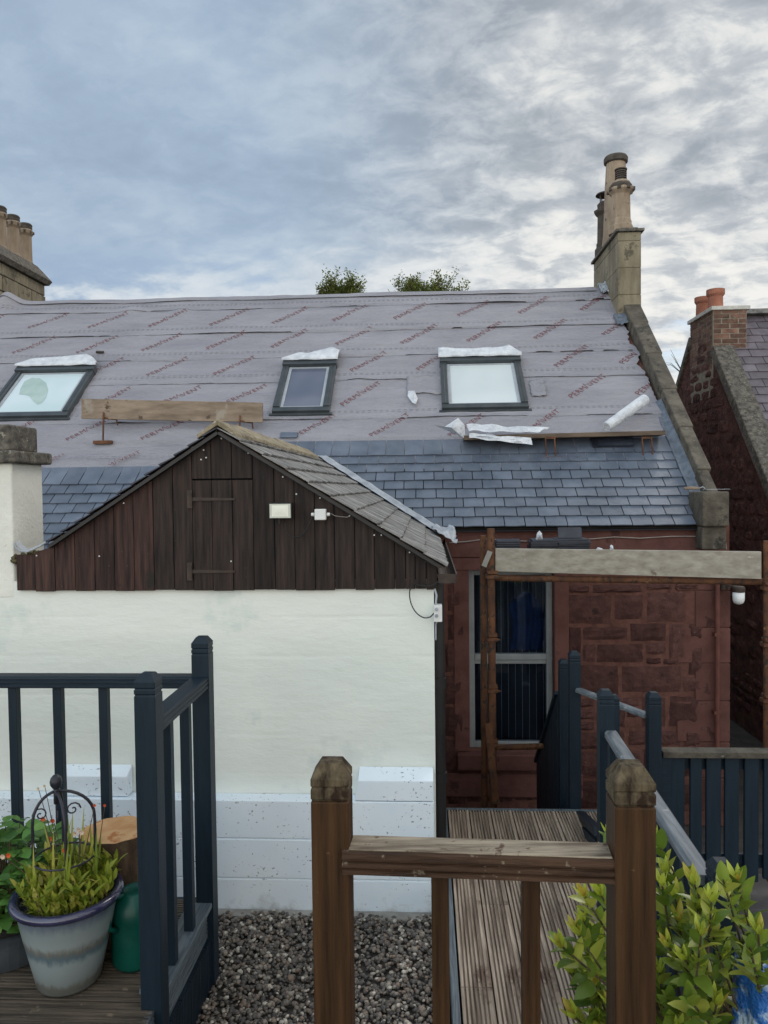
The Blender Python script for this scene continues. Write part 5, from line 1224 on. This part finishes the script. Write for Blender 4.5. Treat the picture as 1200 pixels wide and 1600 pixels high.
# ================================================================== BROWN RAILING in front
br_ = thing('brown_railing', 'brown stained balustrade with flaking rail and mossy post caps in the foreground', 'railing', (.12, 1.66, .75))
BL = (P(521, 1400, Y=1.71).x, 1.71); BR = (P(985, 1400, Y=1.655).x, 1.655); bw_ = .0865
for (pp, tx, ty) in ((BL, 521, 1187), (BR, 985, 1192)):
    g = MB(); top = P(tx, ty, Y=pp[1]).z; post(g, pp[0], pp[1], .78, top-.064, bw_)
    # plain body below, weathered cap above
    g = MB(); h = bw_/2; c = .031
    g.loops((pp[0], pp[1], 0), [(h, .78), (h, top-c-.050)]); po = build(g, 'post', 'brown_v', br_, bevel=.004, seg=3)
    g = MB(); g.loops((pp[0], pp[1], 0), [(h-.0035, top-c-.050), (h-.0035, top-c-.046), (h, top-c-.0445), (h, top-c-.0225), (h-.0035, top-c-.021), (h-.0035, top-c-.017), (h, top-c-.0155), (h, top-c), (h*.56, top)])
    build(g, 'cap', 'brown_cap', po, bevel=.0025)
ra = P(551, 1333, Y=1.70); rb_ = P(955, 1350, Y=1.65)
A = Vector((BL[0]+.03, 1.695, ra.z)); B = Vector((BR[0]-.03, 1.655, rb_.z))
hh = .027
rpb = [(-.040, -hh), (.040, -hh), (.040, -.018), (.032, -.016), (.032, -.012), (.040, -.010), (.040, -.001), (.032, .001), (.032, .005), (.039, .008), (.038, hh-.006), (.034, hh-.0015), (-.034, hh-.0015), (-.038, hh-.006), (-.039, .008), (-.032, .005), (-.032, .001), (-.040, -.001), (-.040, -.010), (-.032, -.012), (-.032, -.016), (-.040, -.018)]
g = MB(); g.beam(A, B, 0, 0, (0, 0, 1), prof=rpb); rl = build(g, 'handrail', 'brown_x', br_)
g = MB(); g.beam(A+Vector((0.014, 0, hh+.0002)), B+Vector((-.014, 0, hh+.0002)), .070, .0035); build(g, 'bare_top', 'brown_top', rl, bevel=.0015)
for xx in (688, 828):
    X = P(xx, 1450, Y=1.675).x; Y = np.interp(X, [A.x, B.x], [A.y, B.y]); g = MB(); g.box((X-.0195, Y-.0195, .80), (X+.0195, Y+.0195, np.interp(X, [A.x, B.x], [A.z, B.z])-hh+.002)); build(g, 'baluster', 'brown_v', br_, bevel=.0025)
g = MB(); 
for i in range(12): g.beam((DX+.02, 1.70-i*.1455, .80), (1.3, 1.70-i*.1455, .80), 0, 0, (0, 0, 1), prof=grooved(.140, .028, 8, .004, .42))
o = build(g, 'viewing_deck', 'deck_dark'); tag(o, 'timber deck under the brown railing where the view is taken from', 'deck')
# ================================================================== SCAFFOLD
sf = thing('scaffold', 'rusty tube scaffold with a dirty grey toe board in front of the cottage', 'scaffolding', (1.5, 5.8, -.7))
YL, YRr = 6.02, 5.62
def tube_obj(name, a, b, r, mat='rust'):
    g = MB(); g.tube([a, b], r, 14); return build(g, name, mat, sf, smooth=False)
xl = P(769, 1000, Y=YL).x
tube_obj('upright', (xl, YL, -.72), (xl-.005, YL, P(766, 826, Y=YL).z), .030)
tube_obj('upright', (xl-.062, YL+.12, -.72), (xl-.056, YL+.12, P(759, 838, Y=YL).z), .026)
xr_ = P(1200, 1000, Y=YRr).x
tube_obj('upright', (xr_, YRr, -.72), (xr_-.01, YRr, P(1196, 845, Y=YRr).z), .026)
a = P(775, 903, Y=YL+.04); b = P(1192, 909, Y=YRr+.04); tube_obj('ledger', a-(b-a)*.03, b+(b-a)*.05, .026)
a = P(770, 1168, Y=YL+.1); b = P(848, 1166, Y=6.2); tube_obj('ledger', a, b, .024)
g = MB(); pz = [P(774, 893, Y=YL-.02), P(1190, 905, Y=YRr-.02), P(1190, 862, Y=YRr-.02), P(774, 857, Y=YL-.02)]; dy = Vector((0, .038, 0))
g.hexa([pz[0], pz[1], pz[1]+dy, pz[0]+dy, pz[3], pz[2], pz[2]+dy, pz[3]+dy]); build(g, 'toe_board', 'scaf', sf, bevel=.004)
g = MB()
for i in range(3):
    oy = .07+i*.225
    A, B = pz[0]+Vector((0, oy, -.005)), pz[1]+Vector((0, oy+(.15 if False else 0), -.005)); g.hexa([A, B, B+Vector((0, .215, 0)), A+Vector((0, .215, 0)), A+Vector((0, 0, .036)), B+Vector((0, 0, .036)), B+Vector((0, .215, .036)), A+Vector((0, .215, .036))])
build(g, 'platform_boards', 'plank', sf)
g = MB()
def coupler(x, y, z, s=.045): g.box((x-s, y-s*.9, z-.032), (x+s, y+s*.7, z-.004)); g.box((x-s*.8, y-s*.9, z+.004), (x+s*.9, y+s*.6, z+.03)); g.tube([(x+s, y-.02, z-.02), (x+s*1.5, y-.02, z-.02)], .009, 6); g.tube([(x-s*.6, y-s*.9, z+.015), (x-s*.6, y-s*1.4, z+.015)], .008, 6)
for yy in (897, 995, 1075, 1160): g = MB(); coupler(xl, YL, P(768, yy, Y=YL).z, .042 if yy > 900 else .05); build(g, 'coupler', 'rust', sf, bevel=.003)
for yy in (915, 1003, 1090): g = MB(); coupler(xr_-.005, YRr, P(1197, yy, Y=YRr).z, .042); build(g, 'coupler', 'rust', sf, bevel=.003)
g = MB(); p = P(756, 885, Y=YL-.05); g.beam(p, p+Vector((.05, 0, .12)), .04, .012, (0, 1, 0)); build(g, 'steel_clip', 'concrete', sf)
# timber batten leaning beside the upright, lower part
g = MB(); a, b = P(763, 1130, Y=YL-.03), P(775, 1255, Y=YL-.06); g.beam(a, b, .055, .03, (0, 1, 0)); o = build(g, 'batten', 'rust'); tag(o, 'short stained batten tied against the foot of the scaffold upright', 'batten')
# slates piled on the platform
def pile(x0, x1, ytop, n, lab, rsn, lean=False):
    rs = random.Random(rsn); Yp = 6.20; base = P((x0+x1)/2, ytop, Y=Yp)
    xa, xb = P(x0, ytop, Y=Yp).x, P(x1, ytop, Y=Yp).x; zb_ = lerp(pz[0], pz[1], (xa-pz[0].x)/(pz[1].x-pz[0].x)).z+.033; hgt = base.z-zb_
    g = MB(); t = hgt/n; 
    for i in range(n):
        jx, jy = rs.uniform(-.012, .012), rs.uniform(-.012, .012)
        m = Matrix.Translation(((xa+xb)/2+jx, Yp+.10+jy, zb_+i*t)) @ Matrix.Rotation(rs.uniform(-.06, .06), 4, 'Z'); hw = (xb-xa)/2-.012
        g.box((-hw, -.10, 0), (hw, .13, t*.78), m)
    if lean:
        m = Matrix.Translation((P(889, 823, Y=Yp+.16).x, Yp+.12, zb_+hgt)) @ Matrix.Rotation(R_(-16), 4, 'X'); hw = .095
        zt_ = P(889, 823, Y=Yp+.16).z-(zb_+hgt)
        g.box((-hw, 0, 0), (hw, .010, zt_), m); g.box((-hw+.01, .014, 0), (hw+.008, .022, zt_*.97), m)
    o = build(g, 'slate_stack', 'slate_edge'); tag(o, lab, 'slates', 'slate stacks'); return o
pile(775, 817, 844, 12, 'low stack of dark slates nearest the left scaffold upright', 1)
pile(828, 874, 843, 12, 'low stack of dark slates in the middle of the scaffold platform', 2)
pile(868, 924, 842, 14, 'taller stack of dark slates with one slate leaning upright on it', 3, True)
def scrap(pts, Y, lab, nm='plastic_scrap'):
    g = MB(); p = [P(x, y, Y=Y) for x, y in pts]; c = sum(p, Vector())/len(p)+Vector((0, -.03, 0)); n = len(p)
    g.add(p+[c, c+Vector((0, .05, 0))], [(i, (i+1) % n, n) for i in range(n)]+[((i+1) % n, i, n+1) for i in range(n)]); tag(build(g, nm, 'foil'), lab, 'scrap')
scrap([(837, 843), (839, 833), (843, 829), (847, 834), (848, 843)], 6.28, 'white plastic scrap standing behind the middle slate stack')
scrap([(953, 858), (953, 853), (955, 851), (958, 853), (959, 859), (962, 862), (950, 862)], 5.95, 'tiny white bottle shaped scrap on top of the toe board')
scrap([(930, 860), (934, 855), (941, 857), (944, 861)], 5.95, 'flat white scrap beside the slate stack on the toe board')
# ================================================================== PLANTS
def leafgeo(L_, W_, fold=.25, curl=.25, n=5, wavy=0):
    """a leaf along +Y, folded on its midrib and curling down"""
    vs = []; fs = []
    for i in range(n+1):
        t = i/n; wd = W_*.5*math.sin(math.pi*min(1, t**.8*.97+.015))**.8*(1+wavy*math.sin(i*2.7)); y = L_*t; z = -curl*L_*t*t
        vs += [(-wd, y*(1-.02), z+fold*wd), (0, y, z), (wd, y*(1-.02), z+fold*wd)]
    for i in range(n):
        a = i*3; fs += [(a, a+1, a+4, a+3), (a+1, a+2, a+5, a+4)]
    return vs, fs
def place_leaf(g, geo, p, d, up, roll_=0):
    d = d.normalized(); s = d.cross(up)
    if s.length < 1e-3: s = d.orthogonal()
    s.normalize(); n = s.cross(d)
    if roll_: q = Matrix.Rotation(roll_, 3, d); s = q @ s; n = q @ n
    m = Matrix(((s.x, d.x, n.x, p.x), (s.y, d.y, n.y, p.y), (s.z, d.z, n.z, p.z), (0, 0, 0, 1))); g.add(geo[0], geo[1], m)
rs = random.Random(41)
lb = thing('laurel_bush', 'leafy laurel bush with yellow green tips beside the walkway handrail', 'bush', (.95, 2.05, 0))
gl_, gy, gs = MB(), MB(), MB()
tips = []
# (x, y pixel, distance) of shoot tips measured on the photograph, plus filling ones
for x, y, Y in ((915,1402,1.98),(940,1400,2.05),(905,1462,1.95),(918,1480,2.0),(880,1480,1.93),(930,1540,1.98),(912,1440,2.1),(895,1520,2.0),(955,1570,1.95),(940,1470,2.15),(938,1500,2.05),
 (1085,1382,2.05),(1130,1375,2.0),(1152,1378,2.05),(1112,1410,1.92),(1055,1405,2.15),(1025,1312,2.25),(1040,1365,2.2),(1035,1385,2.12),(1090,1420,2.05),(1110,1450,1.95),(1095,1462,1.9),(1185,1460,1.95),(1172,1480,1.9),(1160,1470,2.0),(1140,1395,2.1),(1060,1440,2.1),(1045,1480,2.0),(1070,1500,1.92),(1100,1510,1.95),(1130,1500,2.0),(1075,1560,1.85),(1120,1570,1.9),(1045,1560,1.95),(1030,1520,2.05),(1060,1610,1.9),(1100,1620,1.95),(1210,1480,2.05),
 (955,1310,2.35),(948,1320,2.3),(1010,1440,2.15),(1000,1500,2.1),(985,1560,2.05),(935,1600,2.0),(900,1590,1.98)):
    tips.append((P(x, y, Y=Y), rs.random() < .8))
for i in range(64):
    a = rs.uniform(0, 6.28); r = rs.uniform(0, 1)**.5
    p = Vector((.98+.52*r*math.cos(a), 2.12+.26*r*math.sin(a), rs.uniform(.45, 1.12-.2*r))); q = (p-CAM)
    u_ = 600+F*q.dot(RT)/q.dot(fw)
    if u_ > 1018 or (900 < u_ < 950 and p.z < 1.2): tips.append((p, rs.random() < .6))
root = Vector((1.0, 2.1, -.05))
for tip, young in tips:
    hub = Vector((.75+rs.uniform(-.12, .35), 2.08+rs.uniform(-.1, .1), rs.uniform(.35, .8)))
    hub.z = min(hub.z, tip.z-.12)
    mid = lerp(hub, tip, .6)+Vector((0, 0, -.03))
    gs.tube([root, hub, mid, tip], [.010, .006, .004, .0025], 5)
    ax = (tip-mid+Vector((0, 0, .06))).normalized()
    nl = rs.randint(9, 14)
    for k in range(nl):
        t = k/nl; pp = tip-ax*(.012+.13*t); az = k*2.4+rs.uniform(-.4, .4)
        sd = (ax.orthogonal().normalized()); sd = Matrix.Rotation(az, 3, ax) @ sd
        open_ = .45+.75*t+rs.uniform(-.15, .2)
        d = ax*math.cos(open_)+sd*math.sin(open_)+Vector((0, 0, .12)); LL = rs.uniform(.040, .086)*(1.0 if t > .15 else .8)
        place_leaf(gl_, leafgeo(LL, LL*rs.uniform(.42, .56), rs.uniform(.15, .45), rs.uniform(.0, .35), 6, .05), pp, d, Vector((0, 0, 1)) if abs(d.z) < .95 else Vector((0, 1, 0)), rs.uniform(-.5, .5))
    if young:
        for k in range(5):
            az = k*1.26; sd = Matrix.Rotation(az, 3, ax) @ ax.orthogonal().normalized(); op = .22+rs.uniform(0, .28)
            d = ax*math.cos(op)+sd*math.sin(op)+Vector((0, 0, .25)); LL = rs.uniform(.038, .062)
            place_leaf(gy, leafgeo(LL, LL*.34, .5, -.1, 4), tip, d, sd)
build(gs, 'stems', 'twig', lb); build(gl_, 'foliage', 'laurel', lb, smooth=True); build(gy, 'young_leaves', 'laurel_young', lb, smooth=True)
# blue tarpaulin bag under the bush
bg = MB(); bgc_ = P(1188, 1500, Y=2.0)
def fn(a, b):
    th = a*2*math.pi; rr = .13*(1-.35*b)+.02*nz(math.cos(th)*2, math.sin(th)*2, b*3); return Vector((bgc_.x+.03+rr*math.cos(th), bgc_.y+rr*math.sin(th), .02+(bgc_.z-.02)*b+.03*nz(a*9, b*2)))
bg.grid(fn, 36, 12); nb = len(bg.v)-37; bg.add([bg.v[nb+i] for i in range(36)], [tuple(range(36))]); o = build(bg, 'blue_bag', 'bluecloth', smooth=True); tag(o, 'bright blue and white plastic bag half hidden under the laurel bush', 'bag')
# --- glazed pot with plant and wire obelisk
def prf(l): return [(a*KY, b*KY) for a, b in l]
pc = P(105, 1535, Z=LZ+.0); px0, py0 = pc.x, pc.y+.02
pt = thing('glazed_pot', 'grey blue glazed pot with a navy rim holding yellow green plants', 'plant pot', (px0, py0, LZ+.004))
ph = .268; r0_, r1_ = .092, .150
g = MB(); g.lathe((px0, py0, LZ+.004), prf([(r0_-.006, 0), (r0_, .008), (r0_+.016, .08), (r0_+.036, .17), (r1_-.008, ph-.03), (r1_-.004, ph-.02), (r1_-.022, ph-.02), (r1_-.03, ph-.06)]), 48); pb = build(g, 'pot_body', 'glaze', pt, smooth=True)
g = MB(); g.lathe((px0, py0, LZ+.004), prf([(r1_-.012, ph-.024), (r1_+.005, ph-.020), (r1_+.012, ph-.008), (r1_+.006, ph+.003), (r1_-.006, ph+.005), (r1_-.018, ph-.002), (r1_-.020, ph-.05)]), 48); build(g, 'rim', 'navy_glaze', pt, smooth=True)
g = MB(); g.lathe((px0, py0, LZ+(ph-.055)*KY), prf([(r1_-.028, 0), (r1_-.03, .01), (.01, .02)]), 24); build(g, 'compost', 'ground', pt)
zs = LZ+(ph-.04)*KY
yl = thing('bedding_plant', 'yellow green leafy plants with faded orange flowers growing in the glazed pot', 'plant', (px0, py0, zs))
g, g3 = MB(), MB(); rs = random.Random(51)
for i in range(360):
    a = rs.uniform(0, 6.28); r = .108*math.sqrt(rs.random())*KY; bx_, by_ = px0+r*math.cos(a)+.01, py0+r*math.sin(a)
    hh_ = rs.uniform(.04, .17)*(1.25-r*2.6); lean_ = Vector((math.cos(a)*.45*r/.16, math.sin(a)*.45*r/.16, 1)).normalized()
    tp_ = Vector((bx_, by_, zs))+lean_*hh_
    if i % 5 == 0: g3.tube([Vector((bx_, by_, zs-.01)), tp_], .0022, 4)
    for k in range(rs.randint(3, 6)):
        d = Vector((rs.uniform(-1, 1), rs.uniform(-1, 1), rs.uniform(.8, 2.6))); LL = rs.uniform(.03, .07)
        place_leaf(g, leafgeo(LL, LL*.32, .3, .25, 4), tp_-lean_*rs.uniform(0, .08), d, Vector((0, 0, 1)) if d.normalized().z < .9 else Vector((0, 1, 0)))
for i in range(26):
    a = rs.uniform(0, 6.28); r = .15*math.sqrt(rs.random()); p0 = Vector((px0+r*math.cos(a), py0+r*math.sin(a), zs)); hh_ = rs.uniform(.12, .36)
    p1 = p0+Vector((rs.uniform(-.07, .07), rs.uniform(-.07, .07), hh_)); place_leaf(g, leafgeo(hh_, .013, .3, rs.uniform(.0, .15), 6), p0, p1-p0, Vector((0, -1, 0)))
build(g, 'foliage', 'yellowleaf', yl, smooth=True)
for x, y, m in ((68, 1279, 0), (83, 1282, 0), (78, 1310, 0), (102, 1328, 0), (124, 1296, 1), (118, 1302, 1), (128, 1300, 1), (148, 1258, 0), (164, 1258, 0), (14, 1336, 0), (5, 1338, 1), (60, 1232, 2), (70, 1228, 2)):
    p = P(x, y, Y=py0+rs.uniform(-.05, .08)); b0_ = Vector((px0+(p.x-px0)*.35+rs.uniform(-.03, .03), py0+rs.uniform(-.06, .06), zs)); g3.tube([b0_, lerp(b0_, p, .55)+Vector((.012, 0, .01)), p], [.0022, .0018, .0013], 4)
    ff = MB(); sz = .012 if y > 1265 else .007
    for k in range(7): a = k*.9; place_leaf(ff, leafgeo(sz*1.1, sz*.9, .2, .1, 3), p, Vector((math.cos(a), -.6, math.sin(a))), Vector((0, -1, 0)))
    build(ff, 'flower', 'petal_pale' if m else 'petal', yl)
build(g3, 'stems', 'twig', yl)
for x0_, y0_, x1_, y1_, x2_, y2_ in ((130, 1440, 50, 1405, 8, 1350), (40, 1420, 90, 1375, 140, 1425)):
    pass
ob = thing('wire_obelisk', 'black iron plant support with arched legs and a ball finial in the glazed pot', 'plant support', (px0, py0, zs))
g = MB(); topx = P(88, 1240, Y=py0); ztp_ = P(84, 1236, Y=py0).z
for k in range(4):
    a = k*math.pi/2+.5; ex, ey = px0-.006+.115*math.cos(a), py0+.115*math.sin(a); pts = []
    for i in range(17):
        t = i/16
        if t < .5: q = t/.5; pts.append(Vector((ex, ey, zs+(ztp_-.12-zs)*q)))
        else:
            an = (t-.5)/.5*math.pi/2; f_ = math.cos(an); pts.append(Vector((topx.x+(ex-topx.x)*f_, py0+(ey-py0)*f_, ztp_-.12+.12*math.sin(an))))
    g.tube(pts, .0062, 8)
rr = .117; g.tube([Vector((px0-.006+rr*math.cos(a*math.pi/10), py0+rr*math.sin(a*math.pi/10), zs+.20)) for a in range(21)], .004, 6)
for k in range(4):     # scrolls
    a = k*math.pi/2+.5; c = Vector((topx.x+.06*math.cos(a), py0+.06*math.sin(a), ztp_-.085)); g.tube([c+Vector((math.cos(a), math.sin(a), 0))*(.03*(1-i/16)*math.cos(i*.6))+Vector((0, 0, .03*(1-i/16)*math.sin(i*.6))) for i in range(15)], .003, 6)
g.tube([topx+Vector((0, 0, -.04)), topx+Vector((0, 0, .03))], .011, 8); build(g, 'wire_frame', 'wire', ob, smooth=True)
bz = P(84, 1221, Y=py0).z; g = MB(); g.lathe((topx.x, py0, bz-.029), prf([(.004, -.004), (.010, .002), (.0165, .012), (.018, .022), (.015, .033), (.008, .041), (.001, .043)]), 20); build(g, 'ball_finial', 'wire', ob, smooth=True)
# --- grey planter with bright leaves at the left edge
GX, GY = -1.36*KY, 2.33*KY
pl1 = thing('grey_planter', 'dark grey round planter at the left edge behind the glazed pot', 'plant pot', (GX, GY, LZ))
g = MB(); g.lathe((GX, GY, LZ+.002), prf([(.15, 0), (.175, .09), (.185, .115), (.17, .115), (.165, .09)]), 36); build(g, 'pot_body', 'pot_grey', pl1, smooth=False)
g = MB(); g.lathe((GX, GY, LZ+.08*KY), prf([(.16, 0), (.155, .02), (.01, .03)]), 24); build(g, 'compost', 'ground', pl1)
lp_ = thing('leafy_plant', 'bright green broad leaved plant filling the grey planter', 'plant', (GX, GY, LZ+.13))
g, g3 = MB(), MB(); rs = random.Random(61)
for i in range(270):
    a = rs.uniform(0, 6.28); r = .22*math.sqrt(rs.random()); z_ = .12+rs.uniform(0, .24)*(1.15-r*2.2)+.05*rs.random()
    tp_ = Vector((GX+KY*(r*math.cos(a)+.015), GY+KY*r*math.sin(a)*.8, LZ+z_*KY)); b0_ = Vector((GX+.4*(tp_.x-GX), GY+.4*(tp_.y-GY), LZ+.14)); g3.tube([b0_, lerp(b0_, tp_, .6)+Vector((0, 0, .02)), tp_], .002, 4)
    az = rs.uniform(0, 6.28)
    for k in range(3):
        d = Vector((math.cos(az+k*2.0), math.sin(az+k*2.0), rs.uniform(-.1, .7))); LL = rs.uniform(.04, .07); place_leaf(g, leafgeo(LL, LL*.85, .2, rs.uniform(.1, .4), 6, .07), tp_, d, Vector((0, 0, 1)), rs.uniform(-.4, .4))
build(g3, 'stems', 'twig', lp_); build(g, 'foliage', 'leafy', lp_, smooth=True)
# --- log
lc_ = P(180, 1296, Y=2.42*KY); LXc, LYc = lc_.x, 2.42*KY; lt = lc_.z
lg = thing('log', 'upright sawn log with a fresh orange cut top behind the glazed pot', 'log', (LXc, LYc, LZ))
g = MB(); nn_ = 60
def lr_(k, z): return KY*(.105*(1+.05*math.sin(k*2*math.pi/nn_*2+1)+.03*nz(math.cos(k*6.283/nn_)*3, math.sin(k*6.283/nn_)*3, z*6)+.02*math.sin(k*6.283/nn_*9)+.025*nz(math.cos(k*6.283/nn_)*9, math.sin(k*6.283/nn_)*9, z*5)))
zs_ = [LZ+.001]+[LZ+(lt-LZ)*q/9 for q in range(1, 9)]+[lt-.01, lt-.002]
vs = []; fs = []
for j, z in enumerate(zs_):
    for k in range(nn_): r = lr_(k, z); vs.append((LXc+r*math.cos(k*6.283/nn_), LYc+r*math.sin(k*6.283/nn_), z))
for j in range(len(zs_)-1):
    for k in range(nn_): fs.append((j*nn_+k, j*nn_+(k+1) % nn_, (j+1)*nn_+(k+1) % nn_, (j+1)*nn_+k))
fs.append(tuple(range(nn_))); g.add(vs, fs); build(g, 'bark', 'bark', lg, smooth=True)
g = MB(); g.add([(LXc+lr_(k, zs_[-1])*.97*math.cos(k*6.283/nn_), LYc+lr_(k, zs_[-1])*.97*math.sin(k*6.283/nn_), lt+.003*math.sin(k*6.283/nn_)) for k in range(nn_)]+[(LXc+lr_(k, zs_[-1])*.99*math.cos(k*6.283/nn_), LYc+lr_(k, zs_[-1])*.99*math.sin(k*6.283/nn_), lt-.008) for k in range(nn_)], [tuple(range(nn_))]+[(k, (k+1) % nn_, nn_+(k+1) % nn_, nn_+k) for k in range(nn_)]); build(g, 'cut_face', 'cut', lg)
# --- watering can
wy_ = 2.27*KY; wx_ = P(212, 1480, Y=wy_).x
wc = thing('watering_can', 'green plastic watering can partly hidden behind the front deck post', 'watering can', (wx_, wy_, LZ))
wh = (P(200, 1393, Y=2.25*KY).z-LZ)/KY
g = MB(); g.lathe((wx_, wy_, LZ+.002), prf([(.064, 0), (.071, .012), (.073, wh*.45), (.069, wh*.62), (.072, wh*.66), (.066, wh*.82), (.046, wh*.97), (.034, wh), (.030, wh*.97)]), 32); build(g, 'can_body', 'can', wc, smooth=True)
g = MB(); zk = lambda t: LZ+KY*wh*t
g.tube([(wx_-.02, wy_-.03, zk(.95)), (wx_-.05, wy_-.09, zk(1.02)), (wx_-.06, wy_-.125, zk(.88)), (wx_-.06, wy_-.12, zk(.66)), (wx_-.04, wy_-.09, zk(.58))], .011, 10); build(g, 'handle', 'can', wc, smooth=True)
g = MB(); g.tube([(wx_-.02, wy_+.06, zk(.2)), (wx_-.04, wy_+.14, zk(.55)), (wx_-.05, wy_+.2, zk(.9))], [.026, .018, .014], 12); build(g, 'spout', 'can', wc, smooth=True)
# ================================================================== TREES beyond the ridge
def tree(label, pxl, pxr, ytop, Y, seed, shape):
    rs = random.Random(seed); xa, xb = P(pxl+3, 460, Y=Y).x, P(pxr-3, 460, Y=Y).x; zt_ = P((pxl+pxr)/2, ytop+2, Y=Y).z
    cx_, rw = (xa+xb)/2, (xb-xa)/2; gz0 = -.75
    t = thing('tree', label, 'tree', (cx_, Y, gz0), 'trees showing above the ridge')
    g = MB(); g.tube([(cx_, Y, gz0), (cx_+.05, Y, gz0+2), (cx_, Y, zt_-1.6)], [.16, .12, .09], 8)
    gl2 = MB()
    for i in range(46):
        a = rs.uniform(0, 6.28); r = rs.uniform(.2, 1)*rw*1.0
        tx = cx_+r*math.cos(a); top_ = zt_-.05-shape((tx-cx_)/rw)-rs.uniform(0, .16)
        e = Vector((tx, Y+r*.8*math.sin(a), top_)); s_ = Vector((cx_, Y, zt_-rs.uniform(1.4, 2.0))); g.tube([s_, lerp(s_, e, .5)+Vector((0, 0, -.1)), e], [.035, .02, .006], 4)
        for k in range(5):
            tw = lerp(s_, e, rs.uniform(.45, 1)); te = tw+Vector((rs.uniform(-.16, .16), rs.uniform(-.16, .16), rs.uniform(.05, .30))); g.tube([tw, te], [.007, .0025], 3)
            for q in range(48):
                pp = lerp(tw, te, rs.uniform(-.2, 1.0))+Vector((rs.gauss(0, .05), rs.gauss(0, .05), rs.gauss(0, .045))); LL = rs.uniform(.04, .065)
                d = Vector((rs.uniform(-1, 1), rs.uniform(-1, 1), rs.uniform(-.3, 1))); place_leaf(gl2, leafgeo(LL, LL*.55, .2, .2, 2), pp, d, Vector((0, .3, 1)))
    # lower mass of the crown
    for i in range(7000):
        a = rs.uniform(0, 6.28); r = rw*1.1*math.sqrt(rs.random()); xx_ = r*math.cos(a); pp = Vector((cx_+xx_, Y+r*.8*math.sin(a), zt_-.22-shape(xx_/rw*.9)-.30*max(0, .3+nz(xx_*4, seed))-rs.random()*1.0)); LL = rs.uniform(.05, .08)
        place_leaf(gl2, leafgeo(LL, LL*.55, .2, .2, 2), pp, Vector((rs.uniform(-1, 1), rs.uniform(-1, 1), rs.uniform(-.3, 1))), Vector((0, .3, 1)))
    build(g, 'trunk', 'twig', t); build(gl2, 'crown', 'treeleaf', t, smooth=False)
tree('small leafy tree crown above the ridge with two loose clumps, left of the other', 489, 581, 438, 15.5, 5, lambda u: .10*u*u+.07*math.cos(u*6))
tree('wider leafy tree crown above the ridge with twiggy right side', 600, 733, 430, 15.5, 9, lambda u: .05+.10*u*u-.05*math.cos(u*5)+(.10 if u > .7 else 0))
